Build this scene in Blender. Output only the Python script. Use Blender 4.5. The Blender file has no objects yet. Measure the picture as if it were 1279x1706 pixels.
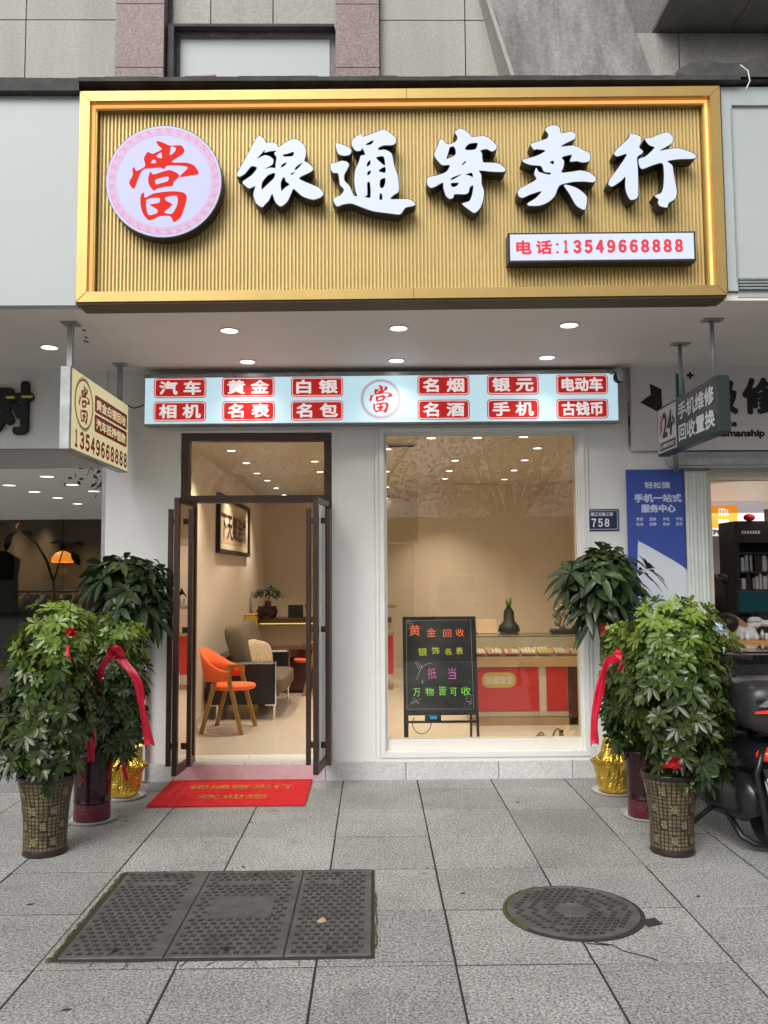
import bpy, math, random
from mathutils import Vector, Matrix
from math import sin, cos, pi, radians
R = random.Random(7)
SC = bpy.context.scene
COL = SC.collection

# ------------------------------------------------------------------ camera
FPX, PITCH, YAW, ROLL = 1420.0, .0733, .01226, -.0066
fw = Vector((sin(YAW)*cos(PITCH), cos(YAW)*cos(PITCH), sin(PITCH)))
r0 = Vector((cos(YAW), -sin(YAW), 0)); u0 = r0.cross(fw)
rr = cos(ROLL)*r0 + sin(ROLL)*u0; uu = -sin(ROLL)*r0 + cos(ROLL)*u0
EYE = Vector((0, 0, 1.65))
cd = bpy.data.cameras.new('camera'); cam = bpy.data.objects.new('camera', cd); COL.objects.link(cam)
cd.sensor_fit = 'VERTICAL'; cd.sensor_height = 36; cd.lens = FPX/1706*36; cd.clip_start = .05; cd.clip_end = 600
cam.matrix_world = Matrix(((rr.x, uu.x, -fw.x, 0), (rr.y, uu.y, -fw.y, 0), (rr.z, uu.z, -fw.z, 1.65), (0, 0, 0, 1)))
SC.camera = cam
# ------------------------------------------------------------------ world, sun, exposure
W = bpy.data.worlds.new("World"); SC.world = W; W.use_nodes = True
wn = W.node_tree; bgn = wn.nodes['Background']
sky = wn.nodes.new('ShaderNodeTexSky'); sky.sky_type = 'NISHITA'; sky.sun_disc = False
SUN_EL, SUN_AZ = radians(40), radians(205)
sky.sun_elevation = SUN_EL; sky.sun_rotation = SUN_AZ; sky.air_density = 1.0; sky.dust_density = 6.0; sky.ozone_density = 1
hs = wn.nodes.new('ShaderNodeHueSaturation'); hs.inputs['Saturation'].default_value = .12
wn.links.new(sky.outputs[0], hs.inputs['Color']); wn.links.new(hs.outputs[0], bgn.inputs[0]); bgn.inputs[1].default_value = .11
sl = bpy.data.lights.new('sun', 'SUN'); sl.energy = 1.0; sl.angle = radians(38); sl.color = (1, .98, .95)
so = bpy.data.objects.new('sun', sl); COL.objects.link(so); so.location = (0, -5, 12)
sd = Vector((sin(SUN_AZ)*cos(SUN_EL), cos(SUN_AZ)*cos(SUN_EL), sin(SUN_EL)))
so.rotation_euler = (-sd).to_track_quat('-Z', 'Y').to_euler()
vs = SC.view_settings; vs.view_transform = 'Standard'; vs.look = 'None'; vs.gamma = 1; vs.exposure = 0.17
SC.cycles.use_denoising = True; SC.cycles.max_bounces = 8; SC.cycles.transparent_max_bounces = 12
SC.cycles.sample_clamp_indirect = 4

# ------------------------------------------------------------------ helpers
def ray(a, b): return fw + rr*((a-639.5)/FPX) - uu*((b-853)/FPX)
def A(a, b, Y):                       # point seen at photo position (a, b) that lies at depth Y
    d = ray(a, b); return EYE + d*(Y/d.y)
def G(a, b, z=0):                     # point seen at (a, b) that lies at height z
    d = ray(a, b); return EYE + d*((z-1.65)/d.z)

def nodes(m): return m.node_tree.nodes, m.node_tree.links
def mat(name, col, rough=.5, metal=0, var=0, scale=6, bump=0, bscale=80, emit=None, es=0, spec=.5, col2=None, coat=0, bdist=.01, det=4):
    m = bpy.data.materials.new(name); m.use_nodes = True; N, L = nodes(m)
    b = N['Principled BSDF']; b.inputs['Roughness'].default_value = rough; b.inputs['Metallic'].default_value = metal
    b.inputs['Specular IOR Level'].default_value = spec; b.inputs['Coat Weight'].default_value = coat
    b.inputs['Base Color'].default_value = (*col, 1)
    tc = N.new('ShaderNodeNewGeometry')
    if var or col2:
        n = N.new('ShaderNodeTexNoise'); n.inputs['Scale'].default_value = scale; n.inputs['Detail'].default_value = det; n.inputs['Roughness'].default_value = .65
        L.new(tc.outputs['Position'], n.inputs['Vector'])
        r = N.new('ShaderNodeValToRGB'); r.color_ramp.elements[0].position = .3; r.color_ramp.elements[1].position = .7
        c2 = col2 or tuple(min(1, c*(1+var)) for c in col); c1 = col if col2 else tuple(c*(1-var) for c in col)
        r.color_ramp.elements[0].color = (*c1, 1); r.color_ramp.elements[1].color = (*c2, 1)
        L.new(n.outputs['Fac'], r.inputs['Fac']); L.new(r.outputs['Color'], b.inputs['Base Color'])
    if bump:
        n2 = N.new('ShaderNodeTexNoise'); n2.inputs['Scale'].default_value = bscale; n2.inputs['Detail'].default_value = 3
        L.new(tc.outputs['Position'], n2.inputs['Vector'])
        bp = N.new('ShaderNodeBump'); bp.inputs['Strength'].default_value = bump; bp.inputs['Distance'].default_value = bdist
        L.new(n2.outputs['Fac'], bp.inputs['Height']); L.new(bp.outputs['Normal'], b.inputs['Normal'])
    if es:
        b.inputs['Emission Color'].default_value = (*(emit or col), 1); b.inputs['Emission Strength'].default_value = es
    return m

def granite(name, dark, light, sp=110, rough=.75, stain=.18, isl=.1, streak=0, bump=.25, spots=0):
    m = bpy.data.materials.new(name); m.use_nodes = True; N, L = nodes(m); b = N['Principled BSDF']
    b.inputs['Roughness'].default_value = rough
    g = N.new('ShaderNodeNewGeometry')
    n = N.new('ShaderNodeTexNoise'); n.inputs['Scale'].default_value = sp; n.inputs['Detail'].default_value = 3; n.inputs['Roughness'].default_value = .8
    L.new(g.outputs['Position'], n.inputs['Vector'])
    r = N.new('ShaderNodeValToRGB'); r.color_ramp.elements[0].position = .38; r.color_ramp.elements[1].position = .62
    r.color_ramp.elements[0].color = (*dark, 1); r.color_ramp.elements[1].color = (*light, 1)
    L.new(n.outputs['Fac'], r.inputs['Fac'])
    n2 = N.new('ShaderNodeTexNoise'); n2.inputs['Scale'].default_value = 1.3; n2.inputs['Detail'].default_value = 6; n2.inputs['Roughness'].default_value = .65
    mp = N.new('ShaderNodeMapping'); L.new(g.outputs['Position'], mp.inputs['Vector']); L.new(mp.outputs[0], n2.inputs['Vector'])
    if streak: mp.inputs['Scale'].default_value = (4, 4, .5)
    m1 = N.new('ShaderNodeMapRange'); m1.inputs[1].default_value = .3; m1.inputs[2].default_value = .7
    m1.inputs[3].default_value = 1-stain; m1.inputs[4].default_value = 1+stain*.6
    L.new(n2.outputs['Fac'], m1.inputs[0])
    m2 = N.new('ShaderNodeMapRange'); m2.inputs[3].default_value = 1-isl; m2.inputs[4].default_value = 1+isl
    L.new(g.outputs['Random Per Island'], m2.inputs[0])
    mu = N.new('ShaderNodeMath'); mu.operation = 'MULTIPLY'; L.new(m1.outputs[0], mu.inputs[0]); L.new(m2.outputs[0], mu.inputs[1])
    vm = N.new('ShaderNodeVectorMath'); vm.operation = 'SCALE'; L.new(r.outputs['Color'], vm.inputs[0]); L.new(mu.outputs[0], vm.inputs['Scale'])
    L.new(vm.outputs[0], b.inputs['Base Color'])
    if spots:
        vn_ = N.new('ShaderNodeTexVoronoi'); vn_.inputs['Scale'].default_value = 3.2; vn_.inputs['Randomness'].default_value = 1; L.new(g.outputs['Position'], vn_.inputs['Vector'])
        m5 = N.new('ShaderNodeMapRange'); m5.inputs[1].default_value = .045; m5.inputs[2].default_value = .075; m5.inputs[3].default_value = .62; m5.inputs[4].default_value = 1; L.new(vn_.outputs['Distance'], m5.inputs[0])
        n6 = N.new('ShaderNodeTexNoise'); n6.inputs['Scale'].default_value = 4.5; n6.inputs['Detail'].default_value = 8; n6.inputs['Roughness'].default_value = .7; L.new(g.outputs['Position'], n6.inputs['Vector'])
        m6 = N.new('ShaderNodeMapRange'); m6.inputs[1].default_value = .56; m6.inputs[2].default_value = .72; m6.inputs[3].default_value = 1; m6.inputs[4].default_value = .74; L.new(n6.outputs['Fac'], m6.inputs[0])
        mu2 = N.new('ShaderNodeMath'); mu2.operation = 'MULTIPLY'; L.new(m5.outputs[0], mu2.inputs[0]); L.new(m6.outputs[0], mu2.inputs[1])
        mu3 = N.new('ShaderNodeMath'); mu3.operation = 'MULTIPLY'; L.new(mu2.outputs[0], mu3.inputs[0]); L.new(mu.outputs[0], mu3.inputs[1]); L.new(mu3.outputs[0], vm.inputs['Scale'])
    bp = N.new('ShaderNodeBump'); bp.inputs['Strength'].default_value = bump; bp.inputs['Distance'].default_value = .004
    L.new(n.outputs['Fac'], bp.inputs['Height']); L.new(bp.outputs['Normal'], b.inputs['Normal'])
    return m

def glassmat(name, tint=(1, 1, 1), ior=1.5, rough=0, bump=0, dust=0):
    m = bpy.data.materials.new(name); m.use_nodes = True; N, L = nodes(m)
    N.remove(N['Principled BSDF']); out = N['Material Output']
    t = N.new('ShaderNodeBsdfTransparent'); t.inputs[0].default_value = (*tint, 1)
    g = N.new('ShaderNodeBsdfGlossy'); g.inputs['Roughness'].default_value = rough
    f = N.new('ShaderNodeFresnel'); f.inputs[0].default_value = ior
    mx = N.new('ShaderNodeMixShader'); L.new(f.outputs[0], mx.inputs[0]); L.new(t.outputs[0], mx.inputs[1]); L.new(g.outputs[0], mx.inputs[2])
    if dust:
        d = N.new('ShaderNodeBsdfDiffuse'); d.inputs[0].default_value = (.7, .68, .64, 1)
        m3 = N.new('ShaderNodeMixShader'); m3.inputs[0].default_value = dust
        L.new(mx.outputs[0], m3.inputs[1]); L.new(d.outputs[0], m3.inputs[2]); L.new(m3.outputs[0], out.inputs[0])
    else: L.new(mx.outputs[0], out.inputs[0])
    return m

class MB:
    def __init__(s): s.v = []; s.f = []; s.m = []; s.sm = []; s.mi = 0; s.smooth = False; s.xf = None
    def add(s, vs, fs):
        o = len(s.v)
        for p in vs:
            p = Vector(p)
            if s.xf: p = s.xf @ p
            s.v.append(p)
        for f in fs: s.f.append([i+o for i in f]); s.m.append(s.mi); s.sm.append(s.smooth)
        return s
    def box(s, x0, x1, y0, y1, z0, z1, bev=0):
        if bev:
            return s.bevbox(x0, x1, y0, y1, z0, z1, bev)
        return s.add([(x, y, z) for x in (x0, x1) for y in (y0, y1) for z in (z0, z1)],
                     [(0, 1, 3, 2), (4, 6, 7, 5), (0, 4, 5, 1), (2, 3, 7, 6), (0, 2, 6, 4), (1, 5, 7, 3)])
    def bevbox(s, x0, x1, y0, y1, z0, z1, b):
        b = min(b, (x1-x0)/2.01, (y1-y0)/2.01, (z1-z0)/2.01)
        vs = []; C = ((x0, x1), (y0, y1), (z0, z1)); idx = {}
        for i in (0, 1):
            for j in (0, 1):
                for k in (0, 1):
                    for a in range(3):
                        p = []
                        for ax, e in enumerate((i, j, k)):
                            c = C[ax][e]; 
                            if ax != a: c += b if e == 0 else -b
                            p.append(c)
                        idx[(i, j, k, a)] = len(vs); vs.append(p)
        fs = []
        for a in range(3):
            o = [x for x in range(3) if x != a]
            for e in (0, 1):
                q = []
                for (p1, p2) in ((0, 0), (1, 0), (1, 1), (0, 1)):
                    k = [0, 0, 0]; k[a] = e; k[o[0]] = p1; k[o[1]] = p2; q.append(idx[(*k, a)])
                fs.append(q if (e ^ (a == 1)) else q[::-1])
            for p1 in (0, 1):
                for p2 in (0, 1):
                    k0 = [0, 0, 0]; k1 = [0, 0, 0]; k1[a] = 1
                    for k in (k0, k1): k[o[0]] = p1; k[o[1]] = p2
                    fs.append([idx[(*k0, o[0])], idx[(*k1, o[0])], idx[(*k1, o[1])], idx[(*k0, o[1])]])
        for i in (0, 1):
            for j in (0, 1):
                for k in (0, 1): fs.append([idx[(i, j, k, 0)], idx[(i, j, k, 1)], idx[(i, j, k, 2)]])
        return s.add(vs, fs)
    def quad(s, *p): return s.add(p, [tuple(range(len(p)))])
    def prism(s, pts, ext):           # pts: 3D loop, ext: vector
        n = len(pts); e = Vector(ext); pts = [Vector(p) for p in pts]
        return s.add(pts+[p+e for p in pts], [tuple(range(n)), tuple(range(2*n-1, n-1, -1))]+[(i, (i+1) % n, n+(i+1) % n, n+i) for i in range(n)])
    def tube(s, path, r, n=8, cap=True):
        path = [Vector(p) for p in path]; rs = r if isinstance(r, (list, tuple)) else [r]*len(path)
        vs = []; prev = None
        for i, p in enumerate(path):
            t = (path[min(i+1, len(path)-1)]-path[max(i-1, 0)]).normalized()
            if prev is None: a = t.orthogonal().normalized()
            else: a = (prev-t*prev.dot(t)).normalized()
            prev = a; b = t.cross(a)
            vs += [p+(a*cos(2*pi*k/n)+b*sin(2*pi*k/n))*rs[i] for k in range(n)]
        m = len(path)
        fs = [(i*n+k, i*n+(k+1) % n, (i+1)*n+(k+1) % n, (i+1)*n+k) for i in range(m-1) for k in range(n)]
        if cap: fs += [tuple(range(n-1, -1, -1)), tuple((m-1)*n+k for k in range(n))]
        return s.add(vs, fs)
    def lathe(s, prof, c=(0, 0, 0), n=32, capb=True, capt=False):
        vs = [(c[0]+r*cos(2*pi*k/n), c[1]+r*sin(2*pi*k/n), c[2]+z) for r, z in prof for k in range(n)]
        m = len(prof); fs = [(i*n+k, i*n+(k+1) % n, (i+1)*n+(k+1) % n, (i+1)*n+k) for i in range(m-1) for k in range(n)]
        if capb: fs.append(tuple(range(n-1, -1, -1)))
        if capt: fs.append(tuple((m-1)*n+k for k in range(n)))
        return s.add(vs, fs)
    def ell(s, c, rx, ry, rz, nu=14, nv=9):
        vs = [(0, 0, -1)]+[(cos(2*pi*k/nu)*cos(-pi/2+pi*i/nv), sin(2*pi*k/nu)*cos(-pi/2+pi*i/nv), sin(-pi/2+pi*i/nv)) for i in range(1, nv) for k in range(nu)]+[(0, 0, 1)]
        vs = [(c[0]+x*rx, c[1]+y*ry, c[2]+z*rz) for x, y, z in vs]
        fs = [(0, 1+(k+1) % nu, 1+k) for k in range(nu)]
        for i in range(nv-2):
            for k in range(nu): a = 1+i*nu; fs.append((a+k, a+(k+1) % nu, a+nu+(k+1) % nu, a+nu+k))
        a = 1+(nv-2)*nu; fs += [(a+k, a+(k+1) % nu, len(vs)-1) for k in range(nu)]
        return s.add(vs, fs)
    def sell(s, c, rx, ry, rz, pw=.35, nu=28, nv=16):
        o = len(s.v); f_ = lambda t: math.copysign(abs(t)**pw, t); s.ell((0, 0, 0), 1, 1, 1, nu, nv)
        for i in range(o, len(s.v)):
            x, y, z = s.v[i]; r_ = math.hypot(x, y) or 1e-9; cz = f_(r_) ; s.v[i] = Vector((c[0]+rx*f_(x/r_)*cz if r_ > 1e-6 else c[0], c[1]+ry*f_(y/r_)*cz if r_ > 1e-6 else c[1], c[2]+rz*f_(z)))
        return s
    def build(s, name, mats, parent=None):
        me = bpy.data.meshes.new(name); me.from_pydata([tuple(p) for p in s.v], [], s.f)
        for m in (mats if isinstance(mats, (list, tuple)) else [mats]): me.materials.append(m)
        me.polygons.foreach_set('material_index', s.m); me.polygons.foreach_set('use_smooth', s.sm); me.update()
        o = bpy.data.objects.new(name, me); COL.objects.link(o)
        if parent is not None:
            o.parent = parent; o.matrix_parent_inverse = Matrix.Translation(tmat(parent)).inverted()
        return o
def tmat(o):
    return Vector(o.location) if o.type == 'EMPTY' else Vector((0, 0, 0))
def tag(o, label=None, cat=None, group=None, kind=None):
    if label: o['label'] = label
    if cat: o['category'] = cat
    if group: o['group'] = group
    if kind: o['kind'] = kind
    return o
def thing(name, label, cat, loc=(0, 0, 0), group=None):
    o = bpy.data.objects.new(name, None); COL.objects.link(o); o.location = loc; o.empty_display_size = .1
    return tag(o, label, cat, group)
def copytree(o, dloc=None, parent=None):
    c = o.copy(); COL.objects.link(c)
    if parent is not None: c.parent = parent
    for ch in [x for x in o.children]: copytree(ch, None, c)
    return c
def box(name, b, m, parent=None, bev=0):
    return MB().box(*b, bev=bev).build(name, m, parent)

# text -> flat 2D mesh from Blender's own font
_tc = {}
def glyphs(txt):
    if txt in _tc: return _tc[txt]
    c = bpy.data.curves.new('t', 'FONT'); c.body = txt; c.resolution_u = 3
    o = bpy.data.objects.new('t', c); COL.objects.link(o)
    me = bpy.data.meshes.new_from_object(o.evaluated_get(bpy.context.evaluated_depsgraph_get()))
    v = [(p.co.x, p.co.y) for p in me.vertices]; f = [tuple(p.vertices) for p in me.polygons]
    bpy.data.objects.remove(o); bpy.data.curves.remove(c); bpy.data.meshes.remove(me)
    xs = [p[0] for p in v]; ys = [p[1] for p in v]
    x0, x1, y0, y1 = min(xs), max(xs), min(ys), max(ys)
    v = [((x-x0)/(x1-x0 or 1), (y-y0)/(y1-y0 or 1)) for x, y in v]
    _tc[txt] = (v, f); return _tc[txt]
def text(mb, txt, P, U, V, w, h, bold=0, lift=.0015, hop=False):
    """P lower-left corner, U and V unit axes; fitted to w x h"""
    P, U, V = Vector(P), Vector(U).normalized(), Vector(V).normalized(); N = U.cross(V)
    v, f = glyphs(txt)
    offs = [(0, 0)] + ([(cos(a)*bold, sin(a)*bold) for a in [i*pi/4 for i in range(8)]] if bold else [])
    for k, (dx, dy) in enumerate(offs):
        q = P+N*(lift+k*.00012)
        mb.add([q+U*(x*(w-2*bold)+bold+dx)+V*(y*(h-2*bold)+bold+dy) for x, y in v], f)
    return mb

def digits(mb, txt, P, U, V, w, h, bold=0, lift=.0015, fill=.74):
    P, U = Vector(P), Vector(U).normalized(); c = w/len(txt)
    for i, ch in enumerate(txt):
        f_ = fill*(.55 if ch == '1' else 1); text(mb, chr(ord(ch)+0xFEE0), P+U*(c*(i+.5-f_/2)), U, V, c*f_, h, bold, lift)
    return mb
def fillpoly(loops):                  # loops of 2D points (outer + holes) -> verts, faces
    c = bpy.data.curves.new('p', 'CURVE'); c.dimensions = '2D'; c.fill_mode = 'BOTH'
    for l in loops:
        s = c.splines.new('POLY'); s.points.add(len(l)-1)
        for i, p in enumerate(l): s.points[i].co = (p[0], p[1], 0, 1)
        s.use_cyclic_u = True
    o = bpy.data.objects.new('p', c); COL.objects.link(o)
    me = bpy.data.meshes.new_from_object(o.evaluated_get(bpy.context.evaluated_depsgraph_get()))
    v = [(p.co.x, p.co.y) for p in me.vertices]; f = [tuple(p.vertices) for p in me.polygons]
    bpy.data.objects.remove(o); bpy.data.curves.remove(c); bpy.data.meshes.remove(me)
    return v, f
def smooth(l, n=3, t=.5):
    o = []; m = len(l)
    for i in range(m):
        p0, p1, p2, p3 = [Vector(l[(i+k-1) % m]) for k in range(4)]
        for k in range(n):
            u = k/n
            c = .5*((2*p1)+(p2-p0)*u+(2*p0-5*p1+4*p2-p3)*u*u+(3*p1-p0-3*p2+p3)*u**3)
            o.append(c.lerp(p1.lerp(p2, u), .25))
    return o
def parse(s): 
    t = list(map(int, s.split())); return [(t[i], t[i+1]) for i in range(0, len(t), 2)]
def area(l): return sum(l[i][0]*l[(i+1) % len(l)][1]-l[(i+1) % len(l)][0]*l[i][1] for i in range(len(l)))
def inflate(l, d):
    o = []; m = len(l); s = 1 if area(l) > 0 else -1
    for i in range(m):
        t = (Vector(l[(i+1) % m])-Vector(l[i-1]))
        if t.length < 1e-9: o.append(Vector(l[i])); continue
        t.normalize(); o.append(Vector(l[i])+Vector((t.y, -t.x))*d*s)
    return o
def glyph_obj(ch, P, U, V, k, front, side, name, parent, depth=.09, rim=.004):
    """ch: (list of outer loops, list of holes) in crop pixels; k metres per crop pixel"""
    P, U, V = Vector(P), Vector(U), Vector(V); N = U.cross(V).normalized()
    F, S = MB(), MB()
    loops = [smooth([(x*k, -y*k) for x, y in l]) for l in ch[0]]
    holes = [smooth([(x*k, -y*k) for x, y in l]) for l in ch[1]]
    v, f = fillpoly(loops+holes)
    F.add([P+U*x+V*y for x, y in v], f)
    ob = F.build(name, front, parent)
    if depth:
        L2 = [inflate(l, rim) for l in loops]+[inflate(l, -rim*.6) for l in holes]
        v, f = fillpoly(L2); S.add([P+U*x+V*y-N*.0015 for x, y in v], f)
        for l in L2:
            n = len(l)
            S.add([P+U*p.x+V*p.y-N*.0015 for p in l]+[P+U*p.x+V*p.y-N*depth for p in l], [(i, (i+1) % n, n+(i+1) % n, n+i) for i in range(n)])
        S.build('letter_return', side, ob)
    return ob
YIN = ([parse("345 150 390 125 440 165 460 212 530 205 590 225 615 270 700 205 800 160 880 195 940 270 945 370 925 440 960 460 1035 525 1010 575 860 655 960 715 1100 775 1160 850 1120 900 1030 925 900 880 800 790 770 840 720 950 645 1010 580 960 538 850 500 930 450 985 415 1020 345 970 310 860 335 755 260 785 190 730 185 695 290 620 355 528 285 505 205 600 140 638 110 605 200 430")],
       [parse("350 415 400 355 450 298 445 335 510 318 590 312 560 345 590 395 578 490 575 530 525 525 445 540 540 485 548 420 500 380 440 370"),
        parse("670 360 720 350 800 325 785 380 680 385"), parse("570 590 485 620 415 710 410 800 470 745 560 655"), parse("640 525 660 480 715 460 690 500"),
        parse("810 550 830 510 905 460 870 515 825 555"), parse("650 818 640 720 665 655 690 650 705 700 750 735 690 780"), parse("755 605 820 575 780 615")])
TONG = ([parse("140 212 220 235 290 265 330 310 310 360 240 375 175 355 150 300"),
         parse("75 500 90 470 150 460 210 440 270 450 300 490 270 560 240 620 245 690 300 750 345 850 360 880 400 878 380 820 365 700 375 560 420 460 445 375 500 362 465 280 440 312 380 310 335 240 345 170 445 100 470 135 560 105 640 75 720 45 790 75 870 150 872 210 830 240 720 245 655 280 670 305 740 300 820 350 850 500 895 640 905 800 890 840 840 870 800 920 900 922 1000 920 1060 935 1105 990 1060 1010 980 1030 920 1110 800 1100 590 1070 450 1020 330 975 230 985 150 1010 105 930 130 900 200 870 240 800 190 740 170 600 110 590 80 550")],
        [parse("500 235 560 195 605 180 580 225 540 240"), parse("630 400 700 380 730 400 740 500 690 465"), parse("660 570 700 530 745 520 740 590"), parse("520 470 560 430 560 480 520 515"),
         parse("525 580 565 560 560 600 525 625"), parse("675 770 680 680 740 655 740 720 715 780"), parse("520 720 555 715 560 900 480 885 520 870"), parse("668 925 675 850 700 860 705 925")])
JI = ([parse("475 130 540 80 610 100 680 160 710 200 850 185 940 210 1045 320 1040 370 980 405 910 370 825 390 845 440 845 490 860 560 960 565 1080 580 1165 660 1130 695 960 690 800 675 830 740 830 860 860 960 855 1060 810 1200 730 1275 650 1225 560 1145 660 1110 700 1020 720 890 670 910 650 985 600 1010 460 1010 440 1060 390 1075 340 1030 310 930 300 845 200 900 135 920 90 880 85 800 120 765 240 740 355 690 400 600 300 600 250 555 200 490 190 430 240 320 265 240 310 235 360 300 430 295 490 260 510 200")],
      [parse("610 360 670 295 785 285 755 375 640 385"), parse("355 510 385 400 400 350 450 330 480 375 480 450 410 490"), parse("560 600 600 550 630 545 590 590"), parse("610 735 700 705 715 770 660 745"),
       parse("410 800 440 770 570 725 430 810"), parse("410 855 520 850 490 895 430 910")])
MAI = ([parse("480 130 540 85 620 75 680 110 700 190 840 165 900 210 880 270 780 320 685 380 850 365 930 385 1000 430 1080 470 1095 540 1070 590 980 605 910 585 810 590 840 495 700 530 730 590 715 680 690 750 850 735 950 720 1080 750 1165 830 1130 885 1000 875 850 880 690 915 640 960 590 1080 500 1165 380 1215 230 1215 220 1180 330 1110 415 1010 250 1060 150 1105 95 1080 85 1010 140 960 340 850 315 770 345 680 380 740 520 780 545 750 450 735 410 655 270 640 170 600 165 565 260 540 380 500 480 435 350 415 320 425 275 360 300 330 500 265 520 200 490 160"),
        parse("720 930 790 930 900 970 990 1040 1035 1110 1010 1260 970 1270 880 1210 800 1060")], [parse("530 600 585 580 585 635")])
HANG = ([parse("370 95 485 130 495 200 470 270 515 320 500 350 440 400 445 560 440 870 400 925 340 930 300 850 285 760 290 640 240 690 130 765 80 740 100 670 200 540 320 355 200 385 160 355 190 300 340 160"),
         parse("545 160 620 150 740 100 830 80 895 150 870 220 800 265 715 315 850 290 960 285 1100 330 1170 380 1130 415 960 420 810 445 870 500 885 620 915 830 890 920 810 975 790 1030 700 1010 680 960 690 930 640 880 720 850 750 780 765 620 750 470 620 500 500 545 465 500 460 420 540 390 620 320 660 270 600 245 560 200")], [])
DANG = ([parse("555 215 620 230 690 262 800 260 833 315 810 350 705 430 850 435 930 465 975 545 900 565 785 578 870 485 760 462 660 467 635 500 600 485 540 490 440 500 395 560 345 700 295 640 330 560 325 500 345 480 365 520 450 470 435 390 475 325 520 345 610 300 575 260"),
         parse("500 525 530 555 610 530 690 510 770 545 780 580 730 630 720 670 640 680 560 700 540 720 495 670 480 600"),
         parse("410 770 440 735 452 790 540 745 700 725 820 735 860 780 840 880 800 990 735 1035 700 975 600 975 500 1018 440 960 410 870")],
        [parse("700 270 745 285 740 320 690 360"), parse("555 370 605 330 610 390"), parse("505 440 530 400 560 435"), parse("550 610 600 590 675 575 675 620 600 645 555 655"),
         parse("465 810 590 790 590 840 500 860 570 905 570 945 485 960"), parse("650 785 760 770 770 850 720 950 640 935 720 860 660 820")])

# ------------------------------------------------------------------ materials
M = {}
M['paint'] = mat('white_paint', (.78, .78, .76), .45, var=.045, scale=1.6, det=9, bump=.03, bscale=40)
M['soffit'] = mat('soffit_paint', (.80, .75, .70), .6, var=.03, scale=2)
M['panel'] = mat('aluminium_panel', (.455, .50, .505), .4, var=.02, scale=1.5)
M['plinth'] = granite('plinth_stone', (.5, .5, .5), (.66, .66, .65), 60, .6, .1, .05, bump=.1)
M['pave'] = granite('paving_granite', (.125, .125, .117), (.56, .555, .53), 82, .8, .22, .12, bump=.5, spots=1)
M['joint'] = mat('joint_dirt', (.035, .034, .028), .95, var=.3, scale=30)
M['stone'] = granite('facade_granite', (.33, .32, .295), (.45, .435, .40), 70, .6, .14, .05, streak=1, bump=.1)
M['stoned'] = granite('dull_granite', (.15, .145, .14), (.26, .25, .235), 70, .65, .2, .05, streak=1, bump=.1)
M['pink'] = granite('pink_granite', (.19, .13, .125), (.36, .28, .265), 80, .55, .1, .05, bump=.1)
M['conc'] = granite('weathered_concrete', (.24, .235, .225), (.34, .33, .315), 40, .9, .55, .05, streak=1, bump=.5)
M['dark'] = mat('black_plastic', (.012, .012, .014), .4)
M['tar'] = mat('dark_flashing', (.05, .048, .045), .7, var=.5, scale=5, bump=.4, bscale=15)
M['gold'] = mat('gold_aluminium', (.47, .325, .11), .36, metal=.6, var=.08, scale=2)
M['goldd'] = mat('gold_flute', (.70, .54, .235), .42, metal=.25, var=.06, scale=3)
M['goldseam'] = mat('dark_gold_seam', (.09, .06, .025), .6)
M['neon'] = mat('orange_light_strip', (1, .55, .2), .5, emit=(1, .46, .14), es=.9)
M['glow'] = mat('lit_white_acrylic', (.16, .17, .18), .4, emit=(.66, .73, .92), es=.80)
M['disc'] = mat('lit_disc_acrylic', (.14, .14, .18), .4, emit=(.48, .50, .80), es=.80)
M['redlit'] = mat('lit_red_film', (.05, .004, .003), .6, emit=(1, .035, .02), es=.72, spec=.1)
M['pinklit'] = mat('lit_pink_film', (.15, .06, .1), .4, emit=(.72, .26, .46), es=.62)
M['pinkring'] = mat('lit_pale_pink', (.15, .12, .15), .4, emit=(.72, .48, .74), es=.72)
M['cyan'] = mat('lightbox_pale_blue', (.5, .6, .65), .35, emit=(.58, .86, .98), es=.60)
M['redplate'] = mat('red_plate', (.62, .02, .02), .35, emit=(.9, .02, .02), es=.28)
M['whitelit'] = mat('lit_white_film', (.8, .8, .8), .4, emit=(1, 1, 1), es=.45)
M['creamlit'] = mat('lit_cream_face', (.7, .66, .4), .4, emit=(1, .90, .50), es=.38)
M['redink'] = mat('red_ink', (.42, .02, .02), .5)
M['brownink'] = mat('tan_ring_ink', (.55, .36, .16), .5)
M['bronze'] = mat('bronze_metal', (.050, .028, .021), .33, metal=.35, var=.15, scale=4)
M['steel'] = mat('galvanised_steel', (.36, .38, .38), .4, metal=.6, var=.2, scale=10)
M['chrome'] = mat('chrome', (.75, .75, .75), .15, metal=1)
M['glass'] = glassmat('window_glass', (.93, .93, .9), 1.58)
M['glassd'] = glassmat('dark_shop_glass', (.80, .77, .70), 1.85)
M['glasst'] = glassmat('transom_glass', (.93, .93, .9), 1.36)
M['glassdoor'] = glassmat('door_glass', (.96, .97, .96), 1.18)
M['glassc'] = glassmat('clear_glass', (.9, .96, .93), 1.5)
M['inwall'] = mat('warm_wall', (.68, .60, .50), .6, var=.02)
M['incei'] = mat('warm_ceiling', (.52, .46, .37), .7)
M['infloor'] = mat('cream_floor_tile', (.62, .55, .46), .14, var=.03, scale=4)
M['lamp'] = mat('lamp_lens', (1, 1, 1), .4, emit=(1, .95, .85), es=6)
M['lampw'] = mat('lamp_lens_white', (1, 1, 1), .4, emit=(1, .98, .95), es=5)
M['rim'] = mat('lamp_rim', (.65, .65, .63), .4)
M['orange'] = mat('orange_fabric', (.85, .14, .03), .7, bump=.1, bscale=300)
M['wood'] = mat('oak_wood', (.30, .17, .045), .5, var=.2, scale=12)
M['leather'] = mat('black_leather', (.012, .011, .010), .38, bump=.08, bscale=120)
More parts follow.
